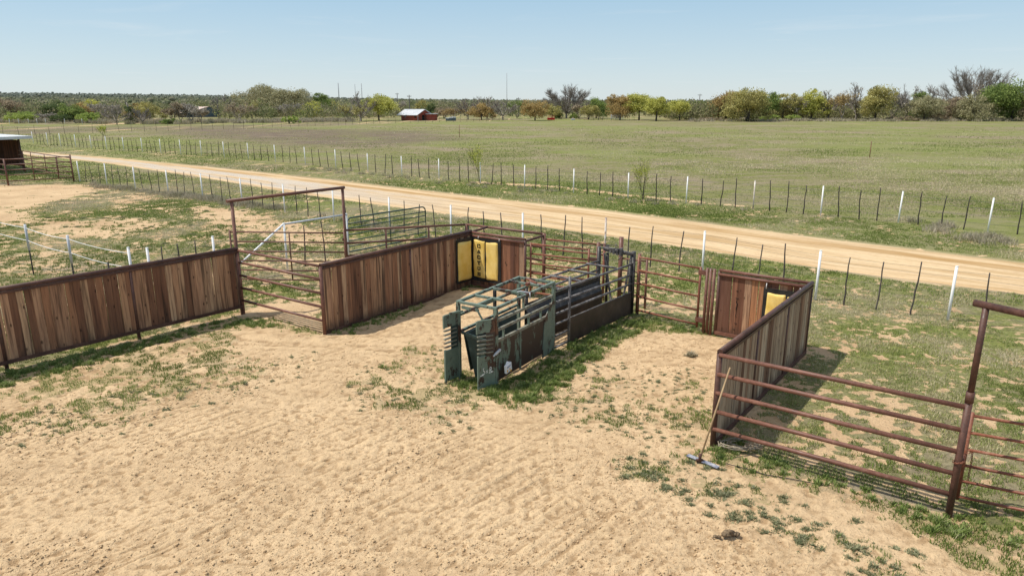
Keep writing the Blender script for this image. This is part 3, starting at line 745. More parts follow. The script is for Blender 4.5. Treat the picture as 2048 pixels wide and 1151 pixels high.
# collars where a rail meets the corner post
# tall gateway at the right
gw = thing('gateway_arch', 'tall rusty pipe gateway post carrying an overhead beam at the right edge', 'gateway', W(3.06,0))
gw.rotation_euler = (0,0,TH)
mb = MB(); mb.tube([(0,0,-.3),(0,0,1.60)], .041, 16); mb.build('post', M['rust_dark'], gw)
mb = MB(); mb.tube([(0,0,1.60),(0,0,2.70)], .036, 16); mb.build('post_extension', M['rust_dark'], gw)
mb = MB(); mb.tube([(0,0,1.52),(0,0,1.66)], .047, 16); mb.build('collar', M['rust_dark'], gw)
Bq = at(2048, 629, 2.72)-W(3.06,0,2.72)
Bl = Vector((Bq.dot(UX), Bq.dot(VX), 0)).normalized()
mb = MB(); mb.tube([Bl*-.13+Vector((0,0,2.73)), Bl*3.9+Vector((0,0,2.73))], .043, 16); mb.build('beam', M['rust_dark'], gw)
mb = MB(); mb.tube([Bl*3.75+Vector((0,0,-.3)), Bl*3.75+Vector((0,0,2.68))], .048, 16); mb.build('post', M['rust_dark'], gw)
# gate beside it: six rails
GA = at(1912, 1008); GB = at(2048, 843, 1.28); GB.z = 0
gdir = (GB-at(1940,825,1.28)); gdir.z = 0; gdir.normalize()
gate_r = rail_panel('pipe_gate', 'rusty six rail pipe gate hung beside the tall post at the right edge', GA, GA+gdir*3.3,
           [1.24,1.01,.78,.56,.34,.12], .019, 'rust_bright', cat='gate', frame=(.08,1.28), mids=(1.7,))
# chain round post and gate
def chain(label, pts, parent=None, link=.032):
    mb = MB(); pts = [Vector(p) for p in pts]
    dense = []
    for a_, b_ in zip(pts, pts[1:]):
        k = max(1, int((b_-a_).length/(link*.8)))
        for i in range(k): dense.append(a_.lerp(b_, i/k))
    dense.append(pts[-1])
    for i in range(len(dense)-1):
        a_, b_ = dense[i], dense[i+1]; d = (b_-a_).normalized(); c = (a_+b_)/2
        up = Vector((0,0,1)) if abs(d.z) < .9 else Vector((1,0,0))
        s1 = d.cross(up).normalized(); s2 = d.cross(s1)
        sd = s1 if i % 2 else s2
        ring = [c+d*link*.55*math.cos(t_)+sd*link*.32*math.sin(t_) for t_ in [k_*math.pi/4 for k_ in range(9)]]
        mb.tube(ring, .0042, 5, cap=False)
    o = mb.build('chain', M['rust_bright'], parent)
    if not parent: tag(o, label, 'chain')
    return o
pz = .72
c0 = W(3.06, 0, 0)
ring = []
for k in range(9):
    a_ = k/8*math.pi+math.pi*.95; ring.append(c0+Vector((math.cos(a_)*.053, math.sin(a_)*.053, pz+.05*k/8-.0)))
ga = GA+Vector((0,0,pz))
chain('rusty chain looped round the tall post and hanging down the gate beside it', [ring[0]+Vector((0,0,.04))]+ring+[ga+Vector((-.03,-.04,.02)), ga+Vector((.06,-.035,.04)), ga+Vector((.075,-.03,-.08)), ga+Vector((.07,-.03,-.42))])

# left alley: five rails between the two board walls
left_rails = rail_panel('rail_fence', 'five rusty pipe rails joining the long left board fence to the left box', W(-11.79,-.27), W(-8.87,-.16),
           [1.56,1.27,.95,.64,.32], .030, 'rust', cat='rail fence', posts=[(0,1.58)], postr=.042)
mb = MB(); mb.tube([(0,0,-.2),(0,0,1.55)], .044, 14); mb.build('corner_post', M['rust'], lb)
mb = MB(); mb.tube([(0,0,-.2),(0,0,1.47)], .042, 14); mb.build('corner_post', M['rust_dark'], rw)
# tall gateway at the left
ga_ = thing('gateway_arch', 'tall rusty pipe gateway with a thin overhead beam above the left alley', 'gateway', W(-11.86,-.24), 0)
B2 = W(-11.66,2.92)-W(-11.86,-.24)
mb = MB(); mb.tube([(.0,0,-.3),(0,0,2.70)], .040, 14); mb.build('post', M['rust'], ga_)
mb = MB(); mb.tube([tuple(B2)[:2]+(-.3,), tuple(B2)[:2]+(2.72,)], .040, 14); mb.build('post', M['rust'], ga_)
mb = MB(); mb.tube([tuple(B2*-.04)[:2]+(2.74,), tuple(B2*1.02)[:2]+(2.76,)], .040, 14); mb.build('beam', M['rust'], ga_)
# its gate, swung open
gl = rail_panel('pipe_gate', 'rusty six rail pipe gate standing open under the left gateway beam', W(-11.78,2.98), at(459,462,1.52)-Vector((0,0,1.52)),
           [1.50,1.23,.96,.69,.42,.15], .022, 'rust', cat='gate', frame=(.1,1.55), mids=(1.55,))
[sub('hinge','rust',gl,lambda mb: mb.box((-.06,-.03,z_),(.05,.03,z_+.08))) for z_ in (1.28,.34)]

# return alley behind the left box
rail_panel('rail_fence', 'rusty pipe rail panel running back from the left gateway behind the left box', W(-11.66,2.92), W(-9.6,5.62), [1.60,1.24,.88,.52,.18], .030, 'rust', posts=[(3.39,1.62)], postr=.042, mids=(1.1,2.3))
rail_panel('rail_fence', 'rusty pipe rail panel directly behind the short wall with the yellow pads', W(-9.58,5.63), W(-6.98,5.72), [1.60,1.24,.88,.52,.18], .034, 'rust', posts=[(2.6,1.62)], postr=.046)
for (a_, b_, lb_) in ((W(-8.93,5.05,1.55), W(-8.85,5.64,1.60), 'short rusty tie rail between the top corner of the left box and the panel behind'), (W(-7.12,5.08,1.50), W(-6.98,5.68,1.56), 'short rusty tie rail between the end post of the left box and the alley post')):
    mb = MB(); mb.tube([(0,0,0), b_-a_], .034, 12); o = mb.build('tie_rail', M['rust_dark']); o.location = a_; tag(o, lb_, 'rail')
rail_panel('rail_fence', 'rusty pipe rail panel with specks of lighter rust between two posts behind the chute', W(-6.95,5.74), W(-5.3,5.98), [1.46,1.2,.94,.68,.42,.16], .024, 'rust_bright', posts=[(1.67,1.5)], postr=.034)
g2 = rail_panel('pipe_gate', 'rusty pipe gate standing between the left box and the tail of the chute', W(-7.02,5.16), W(-5.42,5.42), [1.42,1.16,.90,.64,.38,.12], .024, 'rust_bright', cat='gate', frame=(.08,1.45))
mb = MB()
mb.tube([Vector((.0,-.03,.62))+Vector((-.12+.09*math.cos(t_), 0, .09*math.sin(t_))) for t_ in [k*math.pi/6 for k in range(13)]], .008, 6)
mb.build('latch_ring', M['rust'], g2)
[sub('hinge','rust_dark',g2,lambda mb: mb.box((1.62,-.03,z_),(1.86,.03,z_+.09))) for z_ in (1.14,.30)]
mb = MB(); mb.tube([(0,0,-.3),(0,0,1.62)], .046, 14); o = mb.build('hinge_post', M['rust']); o.location = W(-5.2,5.5); tag(o, 'rusty post that carries the gate behind the left side of the chute', 'post')
mb = MB(); mb.tube([(0,0,-.3),(0,0,1.74)], .055, 14); o = mb.build('hinge_post', M['rust']); o.location = W(-4.78,5.9); tag(o, 'thick orange rust post rising just behind the black tailgate bar of the chute', 'post')
rail_panel('rail_fence', 'low rusty rail section behind the tail of the black chute', W(-4.75,5.92), W(-4.1,5.98), [1.2,.9,.6,.3], .022, 'rust', posts=[(.66,1.3)], postr=.03)
# gate between the chute and the right box
gr = rail_panel('pipe_gate', 'rusty five rail pipe gate closing the gap between the black chute and the right box', W(-3.98,5.30), W(-2.36,5.08), [1.44,1.12,.80,.48,.14], .024, 'rust_bright', cat='gate', frame=(.08,1.47))
[sub('hinge','rust',gr,lambda mb: mb.box((1.60,-.035,z_),(1.80,.035,z_+.1))) for z_ in (1.31,.22)]
mb = MB(); mb.tube([(0,0,-.2),(0,0,1.50)], .04, 14); o = mb.build('hinge_post', M['rust']); o.location = W(-4.02,5.42); tag(o, 'rusty post between the black chute and the five rail gate', 'post')

# green gate and white braces of the paddock corner
gg_ = thing('tube_gate', 'dark green round cornered tube gate in the paddock fence behind the left alley', 'gate', W(-14.95,5.75), yaw_of(W(-14.95,5.75), W(-14.75,9.3)))
Lg = (W(-14.75,9.3)-W(-14.95,5.75)).length
rc = .16; top, bot = 1.24, .1
fr = [(0,0,bot),(0,0,top-rc)]+[(rc-rc*math.cos(t_),0,top-rc+rc*math.sin(t_)) for t_ in (R(30),R(60),R(90))]+[(Lg-rc+rc*math.sin(t_),0,top-rc+rc*math.cos(t_)) for t_ in (0,R(30),R(60),R(90))]+[(Lg,0,bot),(0,0,bot)]
mb = MB(); mb.tube(fr, .026, 10); mb.build('frame', M['green_gate'], gg_)
for z_ in (.28,.47,.68,.90,1.05):
    mb = MB(); mb.tube([(0,0,z_),(Lg,0,z_)], .019, 8); mb.build('rail', M['green_gate'], gg_)
mb = MB(); mb.tube([(Lg*.52,0,bot),(Lg*.52,0,top)], .017, 8); mb.build('stay', M['green_gate'], gg_)

def crooked(h, r0, amp=.035, seg=6, lean=0.0, rr=random):
    pts = []; ox = rr.uniform(-1, 1)*.01; oy = 0; dx = rr.uniform(-1,1)*lean; dy = rr.uniform(-1,1)*lean*.5
    for i in range(seg+1):
        f = i/seg; pts.append((ox+dx*f, oy+dy*f, -.15+(h+.15)*f)); ox += rr.uniform(-amp, amp)*.6; oy += rr.uniform(-amp, amp)*.6
    rad = [r0*(1.15-.35*i/seg)*rr.uniform(.85, 1.12) for i in range(seg+1)]
    return pts, rad
def wire_fence(label, posts, name='wire_fence', strands=(.25,.45,.65,.85,1.05,1.2), wr=.0028, group=None, cap=1):
    """posts: (x, y, kind, height)"""
    o0 = Vector((posts[0][0], posts[0][1], 0))
    t = thing(name, label, 'fence', o0, 0, group)
    for (x, y, kind, h) in posts:
        mb = MB(); base = Vector((x, y, 0))-o0
        if kind == 'white' or kind == 'rusted':
            lx, ly = random.uniform(-.02,.02), random.uniform(-.02,.02)
            mb.tube([base+Vector((0,0,-.2)), base+Vector((lx,ly,h))], .032, 10)
            mb.tube([base+Vector((lx,ly,h)), base+Vector((lx,ly,h+.012))], .035, 10)
            mb.build('white_post' if kind == 'white' else 'rusty_post', M['white_pipe' if kind == 'white' else 'white_rusted'], t)
        elif kind in ('stay', 'farstay'):
            pts, rad = crooked(h, .021 if kind == 'stay' else .026, .035, 6, .09)
            mb.tube([base+Vector(p) for p in pts], rad, 6); mb.build('wooden_stay', M['stay' if kind == 'stay' else 'stay_far'], t)
        elif kind == 'log':
            pts, rad = crooked(h, .045, .03); mb.tube([base+Vector(p) for p in pts], rad, 8); mb.build('wooden_post', M['stay'], t)
    for z_ in strands:
        mb = MB(); pl = [Vector((x, y, z_+random.uniform(-.012,.012)))-o0 for x, y, k, h in posts]
        mb.tube(pl, wr, 4, cap=False); mb.build('wire', M['wire'], t)
    return t
def fill(whites, n_between, kind='stay', h=1.35, hj=.10, last=()):
    out = []
    for i, w in enumerate(whites):
        out.append(w)
        if i < len(whites)-1:
            a_ = Vector(w[:2]); b_ = Vector(whites[i+1][:2])
            n_ = n_between if not callable(n_between) else n_between(i)
            for k in range(n_):
                f = (k+1)/(n_+1)+random.uniform(-.02,.02); p = a_.lerp(b_, f); out.append((p.x, p.y, kind, h+random.uniform(-hj, hj)))
    return out
wn = []
for (px, py, kind) in [(40,352,'log'),(160,363,'white'),(214,369,'white'),(271,378,'white'),(337,387,'white'),(406,396,'white'),(485,409,'white'),(570,425,'white'),(668,441,'white'),(780,460,'white'),(902,480,'white'),(1046,501,'white'),(1209,521,'rusted'),(1404,549,'white'),(1630,600,'white'),(1895,640,'white')]:
    P = at(px, py); wn.append((P.x, P.y, kind, {'white':1.31,'rusted':1.40,'log':1.3}[kind]))
e_ = W(5.2, 9.3); wn.append((e_.x, e_.y, 'white', 1.3)); 
wn = wn[1:]
wire_fence('near wire fence of white posts and crooked stays along the near side of the road', fill(wn, 3, 'stay', 1.28))
wf = []
for (px, py) in [(67,287),(96,289.5),(122,292),(152,294.5),(183,297),(214,299.5),(248,302),(285,304.5),(322,307),(362,309),(403,311),(449,314.5),(497,318),(551,323),(611,329),(672,336),(736,344),(804,351),(878,358.5),(961,367),(1049,375),(1147,385.5),(1256,396),(1372,406),(1506,417.5),(1641,431),(1796,445.5),(1975,463)]:
    P = at(px, py); wf.append((P.x, P.y, 'rusted' if px == 1506 else 'white', 1.34 if px > 700 else 1.42))
P = W(5.6, 24.0); wf.append((P.x, P.y, 'white', 1.3))
wire_fence('far wire fence of white posts and dark stays beyond the road, bordering the pasture', fill(wf, 3, 'farstay', 1.34), strands=(.3,.6,.9,1.15), wr=.006)
P0 = [at(-60,273), at(130,268), at(360,261), at(581,254), at(760,247.5), at(1010,242)]
pl = []
for a_, b_ in zip(P0, P0[1:]):
    L_ = (b_-a_).length; k = int(L_/2.0)
    for i in range(k): p = a_.lerp(b_, i/k); pl.append((p.x, p.y, 'farstay', random.uniform(1.3,1.7)))
pl = pl[:98]
wire_fence('distant fence of dark crooked stakes crossing the brown weeds toward the red house', pl, strands=(.6,1.1), wr=.01, name='stake_fence')
pl = []
for px in range(1160, 1270, 9): P = at(px, 240.3); pl.append((P.x, P.y, 'farstay', random.uniform(1.6,2.2)))
wire_fence('distant reddish stake fence in front of the trees beside the timber frame', pl, strands=(.6,1.1,1.6), wr=.012, name='stake_fence')
pl = []
for px in (20,38,58,75,92,130,165): P = at(px, 249.5); pl.append((P.x, P.y, 'white', 1.3))
wire_fence('distant fence of a few pale posts below the scrub at the far left', pl, strands=(.6,1.1), wr=.01)

# paddock corner fence behind the long left wall
uq = -14.7
pl = []
for v_, k_, h_ in ((-1.45,'white',1.46),(-1.0,'white',1.38),(-.55,'stay',1.36),(-.15,'stay',1.36),(.32,'stay',1.38),(.8,'white',1.40),(3.12,'white',1.46),(3.75,'stay',1.30),(4.6,'stay',1.34),(5.62,'white',1.42)):
    P = W(uq-.12*(v_ > 5), v_); pl.append((P.x, P.y, k_, h_))
pf = wire_fence('paddock fence with a slanting white brace pipe behind the left alley', pl, strands=(.35,.65,.95,1.2))
o0 = Vector((pl[0][0], pl[0][1], 0))
mb = MB(); mb.tube([W(uq,3.12,1.44)-o0, W(uq,.95,.12)-o0], .030, 10); mb.build('brace', M['white_pipe'], pf)
mb = MB(); mb.tube([W(uq,3.12,1.43)-o0, W(uq-.1,5.62,1.40)-o0], .030, 10); mb.build('brace_rail', M['galv'], pf)
# electric rope fence
pA = at(50,452,1.45); pB = at(135,474,1.45); E_ = Vector((pl[0][0], pl[0][1], 0)); Cc = pA+(pA-pB)*1.6
t = thing('rope_fence', 'two white ropes strung on sleeved white posts at the left edge', 'fence', (pA.x, pA.y, 0))
o0 = Vector((pA.x, pA.y, 0))
for p in (pA, pB):
    b_ = Vector((p.x, p.y, 0))-o0
    mb = MB(); mb.tube([b_+Vector((0,0,.72)), b_+Vector((0,0,1.50))], .034, 12); mb.build('white_sleeve', M['galv'], t)
    mb = MB(); mb.tube([b_+Vector((0,0,-.2)), b_+Vector((0,0,.9))], .020, 8); mb.build('steel_post', M['tpost'], t)
for zr in (1.40, 1.02):
    pts = []
    chain_ = [Vector((Cc.x, Cc.y, zr)), Vector((pA.x, pA.y, zr)), Vector((pB.x, pB.y, zr)), Vector((E_.x, E_.y, zr-.08))]
    for a_, b_ in zip(chain_, chain_[1:]):
        for i in range(6):
            f = i/6; p = a_.lerp(b_, f); p.z -= .05*4*f*(1-f); pts.append(p-o0)
    pts.append(chain_[-1]-o0)
    mb = MB(); mb.tube(pts, .009, 6); mb.build('rope', M['rope'], t)
mb = MB(); P = W(-14.9,-1.9); mb.tube([(0,0,-.2),(0,0,1.15)], .024, 6); o = mb.build('steel_post', M['tpost']); o.location = P; tag(o, 'short dark steel post just left of the white corner posts of the paddock', 'post')

# ---------------------------------------------------------------- the green chute head
A = W(-4.0,-.17); B = W(-4.19,1.96)
th_ = yaw_of(A, B)
hc = thing('roping_chute', 'chipped green steel roping chute with open top frame and fingered front gates', 'chute', A, th_)
LG = (B-A).length; WD = .82                                 # local: X = back along the chute, Y = to its left (+)
Hh = 1.475
for (x_, y_) in ((0,0),(0,WD),(LG,0),(LG,WD)):
    sub('post', 'green', hc, lambda mb: mb.box((x_-.032,y_-.032,-.1),(x_+.032,y_+.032,Hh-.03)), .004)
def topf(mb):
    for y_ in (0, WD): mb.beam((-.03,y_,Hh),(LG+.03,y_,Hh), .055, .05)
    for x_ in (0, LG): mb.beam((x_,.028,Hh-.001),(x_,WD-.028,Hh-.001), .05, .048)
    for x_ in (.52, 1.12, 1.78): mb.beam((x_,.028,Hh-.002),(x_,WD-.028,Hh-.002), .05, .045)
    mb.beam((.025,WD*.5,Hh-.003),(.495,WD*.5,Hh-.003), .045, .04)
    mb.beam((.545,WD*.5,Hh-.04),(1.76,WD*.47,Hh-.04), .045, .04)
sub('top_frame', 'green', hc, topf, .004)
sub('latch_bar', 'rust_bright', hc, lambda mb: (mb.beam((1.80,.20,Hh+.035),(2.0,.55,Hh+.035),.035,.03), mb.box((1.62,.3,Hh-.0),(1.72,.36,Hh+.06))))
sub('white_clip', 'galv', hc, lambda mb: (mb.tube([(1.12,-.045,Hh+.035),(1.12,.16,Hh+.035),(1.06,.2,Hh+.03)], .009, 6), mb.tube([(1.12,-.04,Hh+.035),(1.12,-.045,Hh-.09)], .010, 6)))
for z_ in (1.235, 1.065):
    sub('side_rail', 'green_rail', hc, lambda mb: mb.beam((.032,0,z_),(LG-.032,0,z_-.02), .045, .05), .004)
sub('side_rail', 'green_rail', hc, lambda mb: mb.beam((.032,0,.86),(LG-.032,0,.83), .05, .055), .004)
for z_ in (1.22, .9):
    sub('side_rail', 'green', hc, lambda mb: mb.beam((.032,WD,z_),(LG-.032,WD,z_), .045, .05), .004)
for x_ in (.25, 1.15, 1.62):
    sub('spacer', 'green', hc, lambda mb: mb.box((x_-.016,-.018,.88),(x_+.016,.018,1.03)))
for x_ in (.95,):
    sub('spacer', 'green', hc, lambda mb: mb.box((x_-.016,-.018,1.25),(x_+.016,.018,Hh-.03)))
def side_sheet(mb):
    mb.box((.034,-.010,.10),(.80,.010,.83)); mb.box((.84,-.012,.10),(1.72,.008,.83)); 
sub('side_sheet', 'green_peel', hc, side_sheet)
sub('sheet_strap', 'green', hc, lambda mb: mb.box((.795,-.022,.08),(.845,.016,.83)), .003)
def back_sheet(mb):
    vs = [(1.66,-.03,.02),(LG-.034,-.03,.02),(LG-.034,-.03,1.40),(LG-.1,-.03,1.10),(1.74,-.03,.83)]
    vs2 = [(x,y+.018,z) for x, y, z in vs]
    mb.add(vs+vs2, [(0,1,2,3,4),(9,8,7,6,5),(0,5,6,1),(1,6,7,2),(2,7,8,3),(3,8,9,4),(4,9,5,0)])
sub('corner_gusset', 'green', hc, back_sheet)
# sloping inner side and left sheets
def inner(mb):
    a_ = [(.28,WD-.06,.06),(LG-.15,WD-.06,.06),(LG-.15,WD-.04,.86),(.10,WD-.04,.86)]
    mb.add(a_+[(x,y+.012,z) for x,y,z in a_], [(0,1,2,3),(7,6,5,4),(0,4,5,1),(1,5,6,2),(2,6,7,3),(3,7,4,0)])
sub('inner_sheet', 'green_dark', hc, inner)
def squeeze(mb):   # tapering squeeze panel seen between the front posts
    top_ = .92
    f = [(.10,WD*.62,.05),(.10,WD*.30,.05),(.10,WD*.12,top_),(.10,WD*.74,top_)]
    f = [(.06,WD*.60,.04),(1.55,WD*.60,.04),(1.70,WD*.80,top_),(.02,WD*.80,top_)]
    mb.add(f+[(x,y-.03,z) for x,y,z in f], [(3,2,1,0),(4,5,6,7),(0,1,5,4),(1,2,6,5),(2,3,7,6),(3,0,4,7)])
    g = [(.05,WD*.60,.03),(.05,WD*.36,.03),(.03,WD*.30,top_-.12),(.02,WD*.88,top_-.02),(.02,WD*.80,top_-.14)]
    mb.add(g+[(x+.02,y,z) for x,y,z in g], [(0,1,2,3,4),(9,8,7,6,5),(0,5,6,1),(1,6,7,2),(2,7,8,3),(3,8,9,4),(4,9,5,0)])
    mb.beam((-.02,WD*.90,top_-.01),(.02,WD*.28,top_-.10),.03,.05)
sub('squeeze_panel', 'green_dark', hc, squeeze)
sub('cross_bar', 'green', hc, lambda mb: (mb.beam((-.02,WD*.95,1.30),(-.30,WD*.98,1.32),.022,.05), mb.beam((-.02,WD*.86,1.32),(-.27,WD*.96,1.33),.02,.03), mb.beam((-.02,WD*.5,Hh-.05),(.02,WD*.36,1.20),.022,.03), mb.beam((0,WD*.9,Hh-.09),(0,WD*.45,Hh-.10),.03,.05)))
def bolts(mb):
    for y_ in (0, WD):
        for z_ in (.2,.7,1.2): mb.tube([(-.032,y_,z_),(-.045,y_,z_)], .012, 8)
sub('bolts', 'rust_dark', hc, bolts)
# fingered front gates
for idx_, (y0_, lab, ang) in enumerate(((0.0, 'fingered green front gate bearing the white painted brand', R(-32)), (WD, 'fingered green front gate on the left without a brand', R(-9)))):
    gt = bpy.data.objects.new('front_gate', None); C.objects.link(gt); gt.parent = hc; gt.location = (-.035, y0_, 0); gt.rotation_euler = (0,0,math.pi+ang)
    gt['label'] = lab
    # local: x = forward away from the post, thin in y
    sub('lower_plate', 'green', gt, lambda mb: (mb.box((.0,-.010,.03),(.33,.010,.62)), mb.box((.31,-.018,.0),(.345,.018,.64)), mb.box((.0,-.016,.60),(.31,.016,.625))), .002)
    sub('upper_plate', 'green', gt, lambda mb: (mb.box((.0,-.010,1.06),(.34,.010,1.28)), mb.box((.335,-.016,1.05),(.36,.016,1.29)), mb.box((.0,-.014,1.28),(.335,.014,1.30))), .002)
    sub('backing_plate', 'brown_sheet' if idx_ == 0 else 'green_dark', gt, lambda mb: mb.box((.0,-.008,.62),(.17,.008,1.06)))
    for k in range(5):
        z_ = .69+.078*k
        sub('finger', 'green_rail', gt, lambda mb: mb.box((.04,-.022,z_-.011),(.345,.022,z_+.011)), .003)
# brand on the plate that faces the camera
g0 = [o for o in hc.children if o.name.startswith('front_gate')][0]
def brand(mb):
    def st(pts, w=.012):
        for a_, b_ in zip(pts, pts[1:]): mb.beam((a_[0],.0135,a_[1]),(b_[0],.0135,b_[1]), .003, w, up=(0,0,1))
    X = lambda x: .27-x
    st([(X(.0),.285),(X(.055),.30),(X(.062),.33),(X(.03),.365),(X(.028),.395),(X(.045),.405)])
    st([(X(-.03),.265),(X(.035),.280)])
    st([(X(.088),.345),(X(.118),.352)]); st([(X(.086),.315),(X(.118),.322)])
    st([(X(.150),.30),(X(.158),.40),(X(.188),.405),(X(.196),.378),(X(.160),.350),(X(.205),.315),(X(.225),.325)])
    st([(X(.14),.300),(X(.21),.312)])
sub('brand_mark', 'white_ink', g0, brand)
sub('latch', 'galv', hc, lambda mb: (mb.beam((-.10,-.05,.66),(.06,-.05,.70),.03,.035), mb.beam((-.16,-.05,.64),(-.10,-.05,.67),.02,.02)))
# printed sack hung on the post
sk = thing('printed_sack', 'white printed carton with orange and blue marks on the green chute front post', 'carton', A+UX*.06+VX*.12, th_)
def sack(mb):
    mb.box((-.0,-.075,.24),(.19,-.03,.40),.5,Matrix.Rotation(R(-8),3,'Y'),(0.1,0,.3))
sub('body', 'bag_white', sk, sack, .006)
sub('flap', 'bag_white', sk, lambda mb: mb.beam((.05,-.05,.385),(.10,-.045,.43),.04,.03))
sub('print', 'bag_blue', sk, lambda mb: [mb.beam((.03+.0*k,-.0775,.355-.022*k),(.15-.02*k,-.0775,.368-.022*k),.003,.010) for k in range(2)])
sub('print', 'bag_orange', sk, lambda mb: (mb.box((.02,-.0785,.255),(.055,-.076,.30)), mb.box((.13,-.0785,.235),(.17,-.076,.275)), mb.box((.09,-.0785,.29),(.13,-.076,.31))))

# ---------------------------------------------------------------- the black alley behind it
A = W(-4.17,2.02); B = W(-4.11,5.28); th2 = yaw_of(A, B); LB = (B-A).length
bc = thing('cattle_alley', 'worn black pipe cattle alley with sheeted lower sides bolted behind the green chute', 'chute', A, th2)
WB = .78
sub('post', 'black_worn', bc, lambda mb: mb.tube([(.48,-.02,-.1),(.48,-.02,1.50)], .030, 12))
sub('post', 'black_paint', bc, lambda mb: mb.tube([(LB,0,-.1),(LB,0,1.56)], .052, 14))
sub('post', 'black_paint', bc, lambda mb: mb.tube([(LB-.08,.03,-.1),(LB-.08,.03,1.3)], .036, 12))
sub('post', 'black_paint', bc, lambda mb: mb.tube([(LB-.25,WB+.02,-.1),(LB-.25,WB+.02,1.62)], .048, 14))
sub('post', 'black_paint', bc, lambda mb: mb.tube([(LB-.05,WB-.1,-.1),(LB-.05,WB-.1,1.45)], .036, 12))
sub('post', 'black_paint', bc, lambda mb: mb.tube([(-.25,WB+.62,-.1),(-.25,WB+.62,1.12),(-.25,WB+.62,1.16)], [.040,.040,.02], 12))
sub('post', 'black_paint', bc, lambda mb: mb.tube([(.05,WB,-.1),(.05,WB,1.25)], .036, 12))
for z_, z2 in ((1.30,1.27),(1.05,1.01),(.80,.79)):
    sub('side_rail', 'black_worn', bc, lambda mb: mb.tube([(.0,0,z_),(LB-.04,0,z2)], .026, 12))
for z_ in (1.30, 1.08):
    sub('side_rail', 'black_worn', bc, lambda mb: mb.tube([(.0,WB,z_),(LB-.26,WB,z_-.02)], .026, 12))
for z_ in (.58,.33,.08):
    sub('side_rail', 'black_worn', bc, lambda mb: mb.tube([(.0,-.0,z_),(.48,-.0,z_)], .022, 10))
for x_ in (.12, .92, 1.62, 2.42):
    sub('top_rail', 'black_worn', bc, lambda mb: mb.tube([(x_+.02,0,1.315),(x_,WB,1.315)], .024, 12))
sub('side_sheet', 'brown_sheet', bc, lambda mb: mb.box((.49,-.012,.03),(LB-.05,.012,.585)), .003)
sub('sheet_edge', 'black_worn', bc, lambda mb: mb.tube([(.48,0,.59),(LB-.06,0,.58)], .016, 8))
def slope(mb):
    a_ = [(.0,WB-.02,.80),(LB-.3,WB-.02,.78),(LB-.3,WB-.12,.56),(.0,WB-.12,.58)]
    mb.add(a_+[(x,y,z-.012) for x,y,z in a_], [(3,2,1,0),(4,5,6,7),(0,1,5,4),(1,2,6,5),(2,3,7,6),(3,0,4,7)])
sub('sloping_liner', 'bluesheet', bc, slope)
sub('left_sheet', 'brown_sheet', bc, lambda mb: mb.box((.0,WB-.135,.03),(LB-.3,WB-.12,.565)))
sub('left_sheet', 'black_paint', bc, lambda mb: mb.box((.0,WB+.0,.02),(LB-.3,WB+.015,.88)))
def tail(mb):
    mb.tube([(LB-.05,-.02,1.52),(LB-.12,WB,1.58)], .030, 10); mb.tube([(LB-.0,.0,1.46),(LB-.08,WB,1.52)], .018, 8)
    mb.tube([(LB-.1,WB-.05,1.60),(LB-.15,WB-.35,1.60)], .016, 8)
    for k in range(5): mb.box((LB-.15+.01*k,.25+.1*k,1.44+.012*k),(LB-.06+.01*k,.31+.1*k,1.62+random.uniform(-.03,.03)))
    mb.tube([(LB-.12,.42,1.60),(LB-.12,.42,1.72)], .010, 6); mb.tube([(LB-.1,.30,1.40),(LB-.12,.34,1.34)], .016, 6)
sub('tailgate_head', 'black_worn', bc, tail)
sub('tailgate_leg', 'black_worn', bc, lambda mb: (mb.beam((LB-.02,.05,1.45),(LB-.04,.26,.1),.03,.045), mb.beam((LB-.12,WB-.05,1.45),(LB-.10,WB-.30,.12),.03,.045), mb.beam((LB-.03,.10,1.2),(LB-.03,.0,.9),.03,.03)))
sub('hook_rod', 'black_paint', bc, lambda mb: mb.tube([(LB-.2,WB+.02,1.66),(LB-.2,WB-.45,1.70),(LB-.2,WB-.46,1.60)], .010, 6))
# feed scraps by the black post
XS = np.array([(A.x+random.uniform(-.0,.0), 0, 0, 0) for _ in range(1)])
P = W(-4.0,4.85); n_ = 16
xs = P.x+rng.uniform(-.22,.22,n_); ys = P.y+rng.uniform(-.12,.12,n_)
V, Fc = lumps(xs, ys, np.full(n_,.02), rng.uniform(.02,.055,n_), .4, .4); o = fastmesh('debris_heap', V, Fc, M['clod']); tag(o, 'small pale heap of debris at the foot of the black alley sheet near the gate', 'debris')

# ---------------------------------------------------------------- pads
def local_on(parent_thing, name, label, cat, x, y, z=0, rz=0):
    mtx = Matrix.Translation(parent_thing.location) @ Matrix.Rotation(parent_thing.rotation_euler.z, 4, 'Z')
    p = mtx @ Vector((x, y, z))
    return thing(name, label, cat, p, parent_thing.rotation_euler.z+rz)
def cushion(mb, x0, x1, z0, z1, th=.05, sgn=-1, nx=14, nz=30, seed=0):
    """puffed vinyl cushion facing -Y (local)"""
    vs = []; fs = []
    for j in range(nz+1):
        for i in range(nx+1):
            u, v = i/nx, j/nz
            edge = (1-abs(2*u-1)**9)*(1-abs(2*v-1)**20)
            wr_ = .010*math.sin(7*u+5*v+seed)*math.sin(6*v+2.2*seed)+.007*math.sin(21*(u*.9+v)+seed)*abs(math.sin(3*v+seed))
            vs.append((x0+(x1-x0)*u+.006*math.sin(v*7+seed), sgn*(th*max(edge, 0)**.5+wr_*edge), z0+(z1-z0)*v+.010*math.sin(u*5+seed)))
    for j in range(nz):
        for i in range(nx):
            a_ = j*(nx+1)+i; fs.append((a_, a_+1, a_+nx+2, a_+nx+1))
    mb.add(vs, fs, .5, True)
